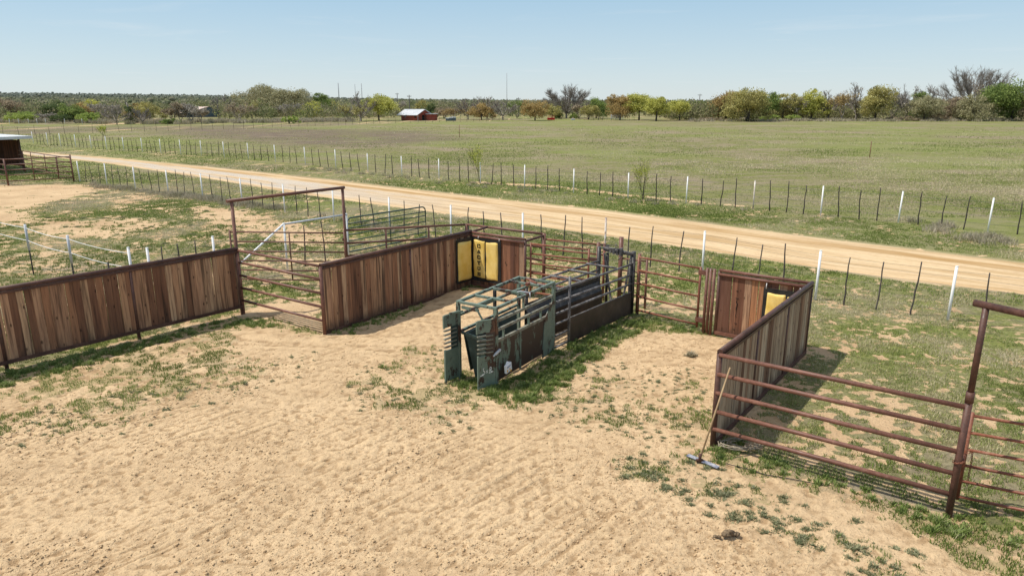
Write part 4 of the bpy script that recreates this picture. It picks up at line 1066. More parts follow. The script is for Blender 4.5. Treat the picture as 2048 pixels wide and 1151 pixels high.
def slab_letters(mb, word, x, ztop, w, h, gap, y):
    G_ = {'C': [(0,0,.26,1),(.26,.8,1,1),(.26,0,1,.2),(.76,.62,1,.8),(.76,.2,1,.36)],
         'A': [(.0,0,.42,.16),(.58,0,1,.16),(.10,.16,.30,.62),(.70,.16,.90,.62),(.24,.62,.76,.84),(.36,.84,.64,1),(.30,.32,.70,.46)],
         'T': [(0,.80,1,1),(0,.62,.2,.80),(.8,.62,1,.80),(.36,.16,.64,.80),(.22,0,.78,.16)],
         'U': [(.04,.2,.30,1),(.70,.2,.96,1),(.18,0,.82,.24),(0,.86,.38,1),(.62,.86,1,1)],
         'S': [(.1,.80,1,1),(0,.55,.28,.86),(.1,.42,.9,.60),(.72,.14,1,.46),(0,0,.9,.20),(0,.2,.2,.34),(.8,.68,1,.8)]}
    z = ztop
    for ch in word:
        for (a_, b_, c_, d_) in G_[ch]:
            mb.box((x+a_*w, y-.006, z-h+b_*h), (x+c_*w, y, z-h+d_*h))
        z -= h+gap
pad = local_on(bb_, 'wall_pads', 'yellow padded cushions lettered CACTUS on a black backing in the corner of the left box', 'padding', 0, -.02)
sub('backing', 'black_vinyl', pad, lambda mb: mb.box((.03,-.03,.22),(1.02,-.012,1.44)))
sub('cushion', 'yellow', pad, lambda mb: cushion(mb, .075, .50, .30, 1.38, .055, seed=1))
sub('cushion', 'yellow', pad, lambda mb: cushion(mb, .505, .945, .28, 1.36, .055, seed=4))
for k_, ch_ in enumerate('CACTUS'): sub('letter', 'ink', pad, lambda mb: slab_letters(mb, ch_, .245, 1.26-k_*.157, .105, .105, .052, -.060))
sub('tie', 'rope', pad, lambda mb: [mb.tube([(x_,-.035,1.40),(x_+.01,-.035,1.47)], .010, 6) for x_ in (.26,.97)])
# the cushion on the side wall: wall local x runs along v; its face toward the box is -Y
sub('side_backing', 'black_vinyl', pad, lambda mb: mb.box((.028,-.70,.22),(.045,-.03,1.42)))
mb = MB(); cushion(mb, -.64, -.085, .28, 1.34, .05, seed=7); 
# rotate the cushion into the side wall plane
mb.v = [(.045-p[1], p[0], p[2]) for p in mb.v]; mb.build('cushion', M['yellow'], pad)
pad2 = local_on(rb, 'wall_pads', 'plain yellow cushions on a black backing in the far corner of the right box', 'padding', 0, -.02)
sub('backing', 'black_vinyl', pad2, lambda mb: mb.box((.98,-.03,.20),(1.83,-.012,1.26)))
sub('cushion', 'yellow', pad2, lambda mb: cushion(mb, 1.04, 1.44, .26, 1.18, .07, seed=2))
sub('cushion', 'yellow', pad2, lambda mb: cushion(mb, 1.46, 1.80, .26, 1.16, .07, seed=5))
sub('tie', 'rope', pad2, lambda mb: [mb.tube([(x_,-.035,1.24),(x_,-.03,1.36)], .010, 6) for x_ in (1.03,1.70)])

# ---------------------------------------------------------------- rake, hose, twigs
Pb = W(.05,-.62,.02); Pt = W(.19,-.075,1.32)
rk = thing('drag_rake', 'long handled blue bladed drag rake leaning on the second rail by the corner post', 'rake', (Pb.x, Pb.y, 0))
o0 = Vector((Pb.x, Pb.y, 0))
mb = MB(); mb.tube([Pb+Vector((0,0,.03))-o0, Pt-o0], [.014,.012], 10); mb.build('handle', M['handle'], rk)
bl = at(1375,909,.03); br = at(1437,934,.02)
mb = MB(); mb.beam(bl-o0+Vector((0,0,.0)), br-o0+Vector((0,0,.0)), .075, .018); mb.build('blade', M['rake_blue'], rk, .004)
mb = MB(); mb.tube([Pb-o0, Pb-o0+Vector((0,0,.12))], .022, 8); mb.box(tuple(Pb-o0-Vector((.05,.02,0))), tuple(Pb-o0+Vector((.05,.02,.035)))); mb.build('socket', M['rust_dark'], rk)
mb = MB(); pts = [at(px, py, .015) for px, py in ((1452,926),(1475,932),(1500,938),(1530,948),(1560,953),(1600,960),(1630,966))]
o0 = pts[0].copy(); mb.tube([p-o0 for p in pts], .006, 6); o = mb.build('black_hose', M['hose']); o.location = o0; tag(o, 'thin black hose lying in the grass in front of the lowest front rail', 'hose')
mb = MB(); cc = at(1480,890,.05)
for k in range(26):
    a0 = random.uniform(0,6.28); rr0 = random.uniform(.12,.27); pts = []
    for i in range(9):
        a_ = a0+i*.33; pts.append((math.cos(a_)*rr0*1.3+random.uniform(-.015,.015), math.sin(a_)*rr0*.7+random.uniform(-.015,.015), random.uniform(0,.05)))
    mb.tube(pts, .005, 4)
o = mb.build('twig_bundle', M['twig']); o.location = cc; tag(o, 'coiled bundle of dry twigs on the grass behind the lowest front rail', 'twigs')

# ---------------------------------------------------------------- single stakes in the pasture
for px, py, h, lab in ((1739,315,1.45,'single rusty stake standing in the open pasture at the right'), (919,275,1.75,'single rusty stake standing in the pasture beyond the far fence, at mid picture')):
    P = at(px, py); mb = MB(); mb.tube([(0,0,-.2),(0,0,h)], .035, 8); o = mb.build('rusty_stake', M['rust_bright']); o.location = P; tag(o, lab, 'stake')

# ---------------------------------------------------------------- shed and pens at the far left
c1 = at(48,342); c2 = at(0,336); c2 = c1+(c2-c1).normalized()*9.0
sh = thing('timber_shed', 'dark board shed with a pale overhanging tin roof at the left edge', 'shed', c1, yaw_of(c1, c2))
Ls = (c2-c1).length
mb = MB(); x = 0
while x < Ls: mb.box((x+.01,0,.35),(x+.19,.03,2.25+.02*x)); x += .2
mb.build('wall', M['board_shed'], sh)
for x_ in (0, 4, 8): sub('post', 'rust_dark', sh, lambda mb: mb.tube([(x_,0,-.2),(x_,0,2.42)], .07, 10))
for x_ in (0, 4, 8): sub('post', 'rust_dark', sh, lambda mb: mb.tube([(x_,5.5,-.2),(x_,5.5,2.42)], .07, 10))
sub('roof', 'tin', sh, lambda mb: (mb.box((-.8,-.5,2.46),(Ls+1,6,2.54)), mb.box((-.86,-.5,2.36),(-.8,6,2.56)), mb.box((-.86,-.56,2.36),(Ls+1,-.5,2.56))))
pL = at(17,371); pR = at(148,363); pB = at(93,342)
rail_panel('rail_fence', 'front pen panel of thin rusty pipes beside the dark shed', pL, pR, [1.58,1.26,.94,.62,.26], .03, 'rust', posts=[(0,1.62),((pR-pL).length,1.72)], postr=.05, mids=(1.4,2.7))
pS = c1+(c2-c1).normalized()*.5
rail_panel('rail_fence', 'back pen panel of thin rusty pipes leading from the shed to the white post fence', pS, pR, [1.5,1.2,.9,.6,.3], .028, 'rust', posts=[((pB-pS).length*.5,1.5)], postr=.05, mids=(3,6,8.5))
# (front-left return)
rail_panel('rail_fence', 'short return panel of rusty pipes at the extreme left edge', pL, pL+Vector((-5.5,4.0,0)), [1.58,1.26,.94,.62,.26], .03, 'rust')

# ---------------------------------------------------------------- trees
LEAF = {
 'olive':  [(0, (.085,.078,.030)), (.35, (.16,.145,.052)), (.7, (.25,.225,.085)), (1, (.36,.32,.15))],
 'yellow': [(0, (.09,.095,.025)), (.35, (.20,.20,.045)), (.7, (.30,.29,.08)), (1, (.42,.38,.13))],
 'green':  [(0, (.040,.058,.018)), (.4, (.085,.115,.032)), (.75, (.145,.18,.052)), (1, (.24,.27,.09))],
 'dark':   [(0, (.025,.036,.016)), (.5, (.055,.075,.028)), (1, (.11,.13,.05))],
 'lime':   [(0, (.09,.125,.03)), (.5, (.17,.21,.055)), (1, (.27,.30,.10))],
 'orange': [(0, (.09,.062,.028)), (.4, (.18,.13,.052)), (.75, (.26,.19,.08)), (1, (.33,.26,.12))],
 'brown':  [(0, (.085,.065,.045)), (.5, (.17,.135,.09)), (1, (.29,.24,.165))],
 'grey':   [(0, (.10,.09,.075)), (.5, (.19,.17,.145)), (1, (.30,.275,.235))],
 'pale':   [(0, (.085,.080,.042)), (.4, (.155,.145,.078)), (1, (.27,.25,.155))],
}
LEAF = {k: [(p, tuple(min(.7, c*2.05) for c in q)) for p, q in v] for k, v in LEAF.items()}
LM = {k: m_leaf(k+'_leaves', v, .35) for k, v in LEAF.items()}
def quads(Cn, size, r, flat=.75):
    n = len(Cn)
    a = rng.normal(size=(n, 3)); a /= np.linalg.norm(a, axis=1, keepdims=True)
    b = np.cross(a, rng.normal(size=(n, 3))); b /= np.linalg.norm(b, axis=1, keepdims=True)
    s = (size*rng.uniform(.6, 1.3, n))[:,None]
    V = np.stack([Cn-a*s-b*s*flat*.3, Cn-b*s*flat+a*s*.1, Cn+a*s+b*s*.2, Cn+b*s*flat-a*s*.2], 1).reshape(-1, 3)
    Fc = np.arange(4*n).reshape(n, 4)
    return V, Fc, r
def crown_pts(w, h, z0, n_clump, per, seed, clump_r):
    g = np.random.default_rng(seed)
    out = []; rr_ = []; cl = []
    nl = int(g.integers(4, 8)); lobes = []
    for j in range(nl):
        a = 6.283*j/nl+g.uniform(-.5, .5); rr0 = g.uniform(.18, .36) if j else 0
        lobes.append((math.cos(a)*rr0*w, math.sin(a)*rr0*w, z0+(h-z0)*(g.uniform(.24, .62) if j else .60), g.uniform(.20, .33)*w if j else .30*w, (h-z0)*g.uniform(.28, .42)))
    mz = max(l[2]+l[4] for l in lobes)
    for i in range(n_clump):
        l = lobes[int(g.integers(0, nl))]
        u = g.uniform(-.8, 1); a = g.uniform(0, 6.283); rad = g.uniform(.5, 1.08)**.5; s = math.sqrt(max(0, 1-u*u))
        c = np.array([l[0]+math.cos(a)*s*rad*l[3], l[1]+math.sin(a)*s*rad*l[3], l[2]+u*rad*l[4]])
        c[2] = z0+(c[2]-z0)*(h-z0-.3*clump_r)/(mz-z0); c[2] = max(c[2], z0+.3*clump_r)
        k = int(per*g.uniform(.6, 1.4)); q = g.normal(size=(k, 3)); q /= np.linalg.norm(q, axis=1, keepdims=True)
        q *= (g.uniform(0, 1, k)**.5)[:,None]*clump_r*g.uniform(.5, 1.3); q[:,2] *= .62
        out.append(c+q); rr_.append(np.clip(g.normal(.28+.45*g.uniform(), .17, k), 0, 1)); cl.append(c)
    return np.concatenate(out), np.concatenate(rr_), cl
def trunk_mesh(mb, h, r, cl, lean, n_limb=9, base_split=.28, stems=1, seed=0):
    rs = random.Random(seed)
    for s_ in range(stems):
        ox = rs.uniform(-.3,.3)*(stems > 1); tx = rs.uniform(-1,1)*lean+ox*2.5; ty = rs.uniform(-1,1)*lean
        top = Vector((tx, ty, h*.62)); pts = [Vector((ox,0,-.3)), Vector((ox+tx*.2,ty*.2,h*.15)), Vector((ox+tx*.5,ty*.5,h*.35)), top]
        mb.tube(pts, [r*1.25, r, r*.75, r*.25], 7)
        for i in range(max(2, n_limb//stems)):
            c = Vector(cl[rs.randrange(len(cl))]); f = rs.uniform(base_split, .9)
            p = pts[1].lerp(top, f) if f > .3 else pts[1].lerp(pts[2], f)
            mid = p.lerp(c, .5)+Vector((0,0,rs.uniform(0,.06)*h))
            mb.tube([p, mid, c], [r*.42, r*.26, r*.10], 5, cap=False)
def bare(mb, p, d, L, r, depth, rs, spread=.55, up=.12, rmin=.012):
    k = 2; pts = [p]; q = p.copy(); dd = d.copy()
    for i in range(k):
        dd = (dd+Vector((rs.uniform(-1,1),rs.uniform(-1,1),rs.uniform(-.5,1)))*.14).normalized(); q = q+dd*L/k; pts.append(q.copy())
    mb.tube(pts, [r, r*.85, r*.7], 5 if depth > 3 else 3, cap=False)
    if depth == 0: return
    nb = 3 if depth > 1 else 4
    for i in range(nb):
        ax = Vector((rs.uniform(-1,1), rs.uniform(-1,1), rs.uniform(-1,1))).normalized()
        nd = (dd+ax*spread+Vector((0,0,up))).normalized()
        start = pts[-1] if i < 2 else pts[1].lerp(pts[-1], rs.uniform(.2,.9))
        bare(mb, start, nd, L*rs.uniform(.62,.86), max(r*rs.uniform(.5,.68), rmin), depth-1, rs, spread, up, rmin)
def zrow(P, y): return CH-P.y*math.tan(PITCH+math.atan((y-575.5)/F))
def place(px, yb): return at(px, yb)
seed_ = [100]
def tree(px, yb, yt, wpx, kind, label, form='leafy', dens=1.0, name='tree', group=None, z0f=.2, cat='tree'):
    seed_[0] += 1; sd = seed_[0]; rs = random.Random(sd)
    P = place(px, yb); h = zrow(P, yt); mpp = P.y/F*1.0; w = wpx*mpp*(1.16 if 1040 < px < 1400 else 1.32)
    P.z = float(hill(P.x, P.y)) if P.y > 330 else 0
    t = thing(name, label, cat, P, rs.uniform(0, 6.28), group)
    if form == 'leafy':
        ncl = int((34+w*h*.55)*dens); cr = max(.4, .155*min(w, h*1.3))
        pts, rr_, cl = crown_pts(w*.90, h, h*z0f, int(ncl*1.7), 74, sd, cr)
        V, Fc, r_ = quads(pts, .0115*min(w, h)+.07, rr_)
        mb = MB(); trunk_mesh(mb, h, .028*h*.8+.05, cl, .04*w, 10, seed=sd, stems=rs.choice((1,1,2))); mb.build('trunk', M['bark'], t)
        fastmesh('crown', V, Fc, LM[kind], t, {'rnd': ('FACE', 'FLOAT', r_)})
    else:
        mb = MB(); D = (7 if wpx > 75 else 6) if form == 'bare' else 5
        stems = 3 if form == 'shrubby' else 1
        n0 = rs.choice((4,5)); tl = h*(.22 if form == 'bare' else .12)
        r0 = .022*h
        mb.tube([Vector((0,0,-.3)), Vector((0,0,tl*.5)), Vector((.02*h,0,tl))], [r0*1.3, r0, r0*.9], 7, cap=False)
        # widening fan of limbs scaled to the photographed spread
        for i in range(n0):
            a_ = 6.283*i/n0+rs.uniform(-.4,.4); sp = rs.uniform(.35,.85)
            d = Vector((math.cos(a_)*sp, math.sin(a_)*sp, 1)).normalized()
            bare(mb, Vector((.02*h,0,tl*rs.uniform(.6,1))), d, h*.30, r0*.55, D-1 if form == 'bare' else D-1, rs, .52, .10, .016 if form == 'bare' else .012)
        if form == 'bare':
            mb = MB(); fork = Vector((.01*h, 0, tl*.7)); mb.tube([Vector((0,0,-.3)), fork], [r0*1.4, r0*1.1], 8, cap=False)
            big = wpx > 75; nm = 30 if big else 14
            def curve(a_, b_, bow, r1, r2, n=5, sides=4):
                m_ = a_.lerp(b_, .5)+bow; pts = []
                for i in range(n+1):
                    f = i/n; p = a_*(1-f)**2+m_*2*f*(1-f)+b_*f*f; pts.append(p+Vector((rs.gauss(0,1),rs.gauss(0,1),rs.gauss(0,1)))*.006*h*(0 < i < n))
                mb.tube(pts, [r1+(r2-r1)*i/n for i in range(n+1)], sides, cap=False); return pts
            for i in range(nm):
                a_ = 6.283*i/nm*1.618*3; u = rs.uniform(.0, 1.0)**.8; el = math.asin(min(1, u))
                tgt = Vector((math.cos(a_)*math.cos(el)*w*.5*rs.uniform(.82,1), math.sin(a_)*math.cos(el)*w*.5*rs.uniform(.82,1), h*(.36+.60*math.sin(el)*rs.uniform(.88,1))))
                st_ = Vector((0,0,tl*rs.uniform(.4,1.3))); L_ = (tgt-st_).length
                main = curve(st_, tgt, Vector((0,0,-.02*h))+Vector((math.cos(a_),math.sin(a_),0))*.05*h, r0*(.45 if big else .55), .035, 7, 5)
                for j in range(20 if big else 12):
                    f = rs.uniform(.38, 1); q0 = main[min(6, int(f*7))].lerp(main[min(7, int(f*7)+1)], rs.random())
                    d_ = (tgt-st_).normalized()+Vector((rs.uniform(-1,1),rs.uniform(-1,1),rs.uniform(-.3,1)))*.95; d_.normalize()
                    sb = curve(q0, q0+d_*L_*rs.uniform(.10,.25), Vector((0,0,-.008*h)), .055+.03*(1-f), .022, 4, 3)
                    for k in range(11 if big else 7):
                        q1 = sb[rs.randrange(1,5)]; d2 = d_+Vector((rs.uniform(-1,1),rs.uniform(-1,1),rs.uniform(-.3,1)))*.8; d2.normalize()
                        mb.tube([q1, q1+d2*h*rs.uniform(.04,.10)], [.026,.014], 3, cap=False)
        xs = [v[0] for v in mb.v]; ys = [v[1] for v in mb.v]; zs = [v[2] for v in mb.v]
        sx = w/2/max(.1, np.percentile(np.abs(xs), 98.5)); sy = w/2/max(.1, np.percentile(np.abs(ys), 98.5)); sz = h/max(zs)
        mb.v = [(v[0]*(1+(sx-1)*min(1, max(0, v[2])/(.3*h))), v[1]*(1+(sy-1)*min(1, max(0, v[2])/(.3*h))), v[2]*sz) for v in mb.v]
        mb.build('trunk', M['barkpale'], t)
        if form != 'bare' or kind:
            k = int((1900 if form == 'twiggy' else 1300)*dens)
            idx_ = rng.integers(len(mb.v)//6, len(mb.v), k); pts = np.array(mb.v)[idx_]+rng.normal(0, .03*h, (k, 3)); pts[:,2] = np.maximum(pts[:,2], .04*h)
            V, Fc, r_ = quads(pts, .10+.006*h, rng.uniform(0, 1, k))
            fastmesh('crown', V, Fc, LM[kind or 'grey'], t, {'rnd': ('FACE', 'FLOAT', r_)})
    return t
T = [
 # far left scrub and woods
 (14,238,196,52,'brown','leafy','brownish tree at the left edge behind the tin shed roof'),
 (45,246,222,50,'lime','leafy','pale lime shrub right of the shed roof at the far left'),
 (118,241,199,48,'dark','leafy','dark olive tree, leftmost of the darker ones in the left woods'),
 (86,245,226,44,'grey','twiggy','grey twiggy shrub among the lime shrubs at the far left'),
 (148,244,206,38,'green','leafy','bright green round tree between the dark and the brown tree in the left woods'),
 (163,243,204,36,'orange','leafy','orange brown round tree left of the blackish shrub in the left woods'),
 (182,239,199,44,'yellow','leafy','yellow green tree behind the orange brown one in the left woods'),
 (183,246,223,40,'lime','leafy','low pale green shrub right of middle in the left woods'),
 (205,242,206,44,'grey','twiggy','grey leafless tree left of the ivied trunk'),
 (126,247,228,36,'dark','leafy','low blackish shrub in front of the left woods'),
 (300,241,203,44,'olive','leafy','round olive tree just left of the barn'),
 (274,240,206,34,'orange','leafy','small orange olive tree beside the ivied dead trunk'),
 (234,249,208,40,None,'bare','bare black tree standing in front of the left woods'),
 (286,248,212,30,None,'bare','thin bare tree with a dark stem left of the barn'),
 (346,247,216,26,'brown','twiggy','thin twiggy tree before the rusting barn roof, left'),
 (362,247,203,26,'brown','twiggy','tall thin twiggy tree before the barn roof, middle'),
 (383,247,206,34,'grey','twiggy','thin grey twiggy tree before the barn, right'),
 (402,246,214,24,'brown','twiggy','low twiggy tree before the blue grey barn wall'),
 (340,248,236,30,'green','leafy','low bright green shrub under the rusting barn roof'),
 (450,232,186,34,'grey','bare','dark gnarled bare tree right of the barn'),
 (478,244,205,46,'brown','twiggy','brown thicket tree left of the two big pale oaks'),
 (528,231,168,86,'pale','leafy','largest pale olive oak with a wide crown left of the picture middle'),
 (592,233,174,70,'pale','leafy','second pale oak touching the largest one on its right'),
 (504,238,200,38,'olive','twiggy','twiggy olive tree under the left side of the largest pale oak'),
 (548,233,205,26,'dark','leafy','small dark cedar under the two pale oaks'),
 (576,236,206,46,'grey','twiggy','grey twiggy tree beneath the second pale oak'),
 (630,235,201,38,'yellow','leafy','yellow green round tree right of the pale oaks'),
 (648,232,185,34,'green','leafy','upright green tree behind the yellow green round one'),
 (672,232,202,34,'olive','leafy','olive shrub tree in the gap right of the upright green tree'),
 (700,243,206,42,'olive','twiggy','low olive twiggy tree left of the tall grey one'),
 (722,242,180,58,'grey','bare','tall grey twiggy tree behind the bright green tree near the red house'),
 (758,241,188,56,'yellow','leafy','bright yellow green tree just left of the red house'),
 (800,232,200,36,'grey','twiggy','grey green tree behind the red house roof'),
 (848,231,200,34,'olive','leafy','olive tree behind the right end of the red house roof'),
 (864,236,206,22,'dark','leafy','small dark round tree at the right end of the red house'),
 (888,237,212,34,'brown','leafy','brown shrub above the pale bins'),
 (905,239,216,30,'orange','twiggy','reddish twiggy shrub right of the pale bins'),
 (936,239,193,42,'brown','bare','purplish brown bare tree, left one of a pair'),
 (974,238,190,40,'brown','bare','purplish brown bare tree, right one of a pair'),
 (963,240,204,40,'orange','leafy','small ochre tree standing in front of the purplish pair'),
 (1006,240,196,46,'grey','bare','spreading grey bare tree left of the orange brown tree'),
 (1034,237,200,28,'green','twiggy','green tinged twiggy tree at the utility pole left of the orange tree'),
 (1070,241,197,52,'orange','leafy','orange brown round tree left of the red feeder'),
 (1133,236,166,82,None,'bare','large bare spreading tree at the middle of the horizon'),
 (1104,238,208,36,'olive','leafy','low olive tree behind the red feeder'),
 (1158,238,206,34,'brown','twiggy','brown twiggy shrub at the right foot of the large bare tree'),
 (1192,237,194,50,'green','leafy','fresh green dome shaped tree behind the timber frame'),
 (1176,239,208,36,'olive','leafy','olive shrub below the fresh green dome tree'),
 (1240,240,186,52,'orange','leafy','brownish tree, left one of the joined pair right of the timber frame'),
 (1278,240,182,56,'yellow','leafy','yellow olive tree, right one of the joined pair right of the timber frame'),
 (1312,242,189,50,'yellow','leafy','compact olive tree standing clear between the joined pair and the small tree'),
 (1359,241,197,46,'yellow','leafy','small umbrella shaped yellow olive tree with a clear stem'),
 (1398,236,201,34,'green','leafy','small green tree near the utility pole right of the umbrella shaped tree'),
 (1424,237,207,36,'olive','leafy','low olive shrub left of the brown tree pair at the right'),
 (1452,239,180,62,'orange','leafy','brown olive tree behind the left side of the broad front tree'),
 (1493,243,172,68,'olive','leafy','broad olive tree standing out in front of the right hand tree line'),
 (1533,240,180,44,'green','leafy','green tree just right of the broad front tree'),
 (1564,240,182,44,'olive','leafy','olive tree in the right tree line with bright shrubs at its foot'),
 (1590,240,190,34,'grey','twiggy','thin grey green tree in the dip of the right tree line'),
 (1622,240,175,50,'yellow','leafy','yellow olive tree right of the dip in the right tree line'),
 (1656,240,178,36,'brown','bare','reddish twiggy tree before the pale roofed farmhouse'),
 (1682,241,182,36,'orange','twiggy','rust tinted twiggy tree left of the tall purple grey tree'),
 (1712,240,162,48,'brown','bare','tall purple grey bare tree in the right tree line'),
 (1750,241,172,54,'olive','leafy','brown olive tree with a dark foot right of the tall purple grey tree'),
 (1782,240,184,38,'grey','twiggy','grey twiggy tree right of the brown olive one'),
 (1812,241,167,44,'grey','bare','grey bare tree with a feathery top'),
 (1834,240,177,34,'green','leafy','small green crown between two feathery bare tops'),
 (1853,240,166,38,'grey','bare','second feathery bare tree, right of the small green crown'),
 (1846,242,190,66,'pale','leafy','beige leafy thicket tree below the feathery tops'),
 (1900,241,188,60,'brown','leafy','beige brown round tree left of the large bare tree at the right'),
 (1944,236,128,100,None,'bare','large bare tree with a fan of grey branches near the right edge'),
 (1942,242,187,56,'pale','leafy','beige tree with long twigs under the large bare tree at the right'),
 (1984,241,162,50,'brown','twiggy','brown twiggy tree between the large bare tree and the green tree at the right'),
 (2024,242,152,88,'green','leafy','large rich green tree at the right edge'),
 (2090,243,160,90,'brown','leafy','brown tree beyond the large green tree, cut by the right edge'),
]
for (px, yb, yt, w, k, form, lab) in T:
    dens = {'leafy': 1.0, 'twiggy': 1.0, 'bare': .35}[form]
    tree(px, yb, yt, w, k, lab, form, dens, z0f=(.05 if px > 1370 else (.22 if px in (1312, 1359, 758) else .08)))
for i, (px, yb, yt, w, k, lab) in enumerate([(1545,242,228,40,'lime','bright green shrub at the foot of the right tree line, left one'), (1585,241,229,34,'lime','bright green shrub at the foot of the right tree line, right one'),
        (1120,238,226,16,'green','small green bush at the left foot of the large bare tree'), (1148,238,226,18,'green','small green bush at the right foot of the large bare tree'),
        (580,247,230,36,'lime','pale green bush in front of the second pale oak'), (1940,241,230,34,'green','dark green bush low before the tree line near the right edge'),
        (1425,241,232,40,'brown','low brown bush at the pasture edge'), (1800,242,230,50,'brown','low reddish brown bush under the grey twiggy tree'), (1880,242,230,60,'brown','low reddish brown bush left of the large bare tree foot')]):
    tree(px, yb, yt, w, k, lab, 'leafy', .6, 'bush', z0f=.0, cat='bush')
SAPL = m_leaf('young_yellow_leaves', [(0, (.30,.36,.05)), (1, (.55,.58,.12))], .4)
# saplings by the far fence
for px, yb, yt, w, lab in ((1287,399,316,44,'thin yellow green sapling at the far fence, right of mid picture'), (960,366,290,44,'faint yellow green sapling behind the far fence near the middle'), (210,276,249,28,'small yellow sapling among the stakes at the left')):
    P = at(px, yb); h = zrow(P, yt); w_ = w*P.y/F; t = thing('sapling', lab, 'sapling', P)
    rs = random.Random(px); mb = MB()
    for k in range(4):
        a_ = rs.uniform(0,6.28); d = Vector((math.cos(a_)*.6, math.sin(a_)*.6, 1)).normalized()
        bare(mb, Vector((0,0,-.05 if k else -.1)), d, h*.36, .016, 3, rs, .5, .2, .004)
    sc = h/max(v[2] for v in mb.v); sw = w_/2/np.percentile(np.abs([v[0] for v in mb.v]), 97)
    mb.v = [(v[0]*sw, v[1]*sw, v[2]*sc) for v in mb.v]
    mb.build('trunk', M['bark'], t)
    tips = np.array(mb.v)[len(mb.v)//3:]; pts = tips[rng.integers(0, len(tips), 700)]+rng.normal(0, .07, (700, 3)); pts = pts[pts[:,2] > .3*h]
    V, Fc, r_ = quads(pts, .030*(P.y/40)**.5, rng.uniform(.3, 1, len(pts))); fastmesh('leaves', V, Fc, SAPL, t, {'rnd': ('FACE', 'FLOAT', r_)})
# ivied dead trunk
P = at(262,246); h = zrow(P, 205); t = thing('dead_tree', 'broken dead trunk wrapped in dark ivy in front of the left woods', 'tree trunk', P)
mb = MB(); mb.tube([(0,0,-.2),(.1,0,h*.5),(-.25,0,h*.85),(-.5,0,h)], [.35,.28,.2,.08], 8); mb.build('trunk', M['barkpale'], t)
q_ = rng.normal(size=(900,3))*np.array([.45,.45,0]); q_[:,2] = rng.uniform(.2,h*.8,900); V, Fc, r_ = quads(q_, .16, rng.uniform(0,.7,900)); fastmesh('ivy', V, Fc, LM['dark'], t, {'rnd': ('FACE','FLOAT', r_)})

# far woods: one mass nobody could count
def m_woods():
    n = NT('far_woodland_leaves'); a = n.new('ShaderNodeAttribute'); a.attribute_name = 'tint'
    n.fin(a.outputs['Color'], .9, spec=.05)
    tr = n.new('ShaderNodeBsdfTranslucent'); n.link(a.outputs['Color'], tr.inputs['Color']); mx = n.new('ShaderNodeMixShader'); mx.inputs[0].default_value = .35
    n.link(n.bsdf.outputs[0], mx.inputs[1]); n.link(tr.outputs[0], mx.inputs[2]); n.link(mx.outputs[0], n.out.inputs['Surface']); return n.m
M['woods'] = m_woods()
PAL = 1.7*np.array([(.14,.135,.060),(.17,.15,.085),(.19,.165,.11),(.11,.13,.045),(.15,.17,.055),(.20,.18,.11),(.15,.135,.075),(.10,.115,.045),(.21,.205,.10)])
def woods(n, d0, d1, h0, h1, per, leaf, azr=(-41, 41), haze=0.0, seed=1, cond=None, lump=False):
    g = np.random.default_rng(seed); Vs = []; Cs = []
    az = np.radians(g.uniform(*azr, n)); d = np.exp(g.uniform(math.log(d0), math.log(d1), n))
    X = np.sin(az)*d; Y = np.cos(az)*d; Z = hill(X, Y)
    if cond is not None: k = cond(X, Y, np.degrees(az), d); X, Y, Z, d, az = X[k], Y[k], Z[k], d[k], az[k]
    n = len(X); hh = g.uniform(h0, h1, n); ww = hh*g.uniform(.5, .9, n)
    q = g.normal(size=(n, per, 3)); q /= np.linalg.norm(q, axis=2, keepdims=True); q *= g.uniform(.35, 1, (n, per, 1))**.5
    q[:,:,0] *= ww[:,None]; q[:,:,1] *= ww[:,None]; q[:,:,2] = q[:,:,2]*hh[:,None]*.5+hh[:,None]*.5
    q += np.stack([X, Y, Z], -1)[:,None,:]
    col = PAL[g.integers(0, len(PAL), n)]*g.uniform(.75, 1.2, (n, 1))
    mt = np.clip(d/900, 0, .75)[:,None]; col = col*(1-mt)+np.array([.185,.185,.095])*mt*(.85+.3*vnoise(X/60, Y/90, 7))[:,None]; hz = np.clip(haze*(d/1200), 0, .62)[:,None]; col = col*(1-hz)+np.array([.30,.345,.34])*hz  # distance haze mixed into the crown colours, contrast fading with range
    c = np.repeat(col, per, 0)*g.uniform(.78, 1.22, (n*per, 1))
    lf = np.repeat(leaf*(1+d/500), per)
    if lump:
        L = 7; lc = g.normal(size=(n, L, 3))*np.array([.42,.42,.20]); lc[:,:,0] *= ww[:,None]; lc[:,:,1] *= ww[:,None]; lc[:,:,2] = lc[:,:,2]*hh[:,None]+hh[:,None]*.55
        lc += np.stack([X, Y, Z], -1)[:,None,:]; lc = lc.reshape(-1, 3); rad = np.repeat(hh*.30, L)*g.uniform(.6, 1.2, n*L)
        V1, F1 = lumps(lc[:,0], lc[:,1], lc[:,2], rad, .38, .8); c1_ = np.repeat(np.repeat(col, L, 0)*g.uniform(.92, 1.08, (n*L, 1)), 20, 0)
        V1 = V1; F1 = np.concatenate([F1, F1[:, 2:3]], 1)[:, :4]
        return V1, F1, np.concatenate([c1_, np.ones((len(c1_), 1))], 1), True
    V, Fc, _ = quads(q.reshape(-1, 3), lf, None)
    return V, Fc, np.concatenate([c, np.ones((len(c), 1))], 1), False
VV = []; FFs = []; CC = []; off = 0; LV = []; LF = []; LC = []; lof = 0
BARN = lambda X, Y, az, d: ~((az > -28)&(az < -22)&(d < 330))
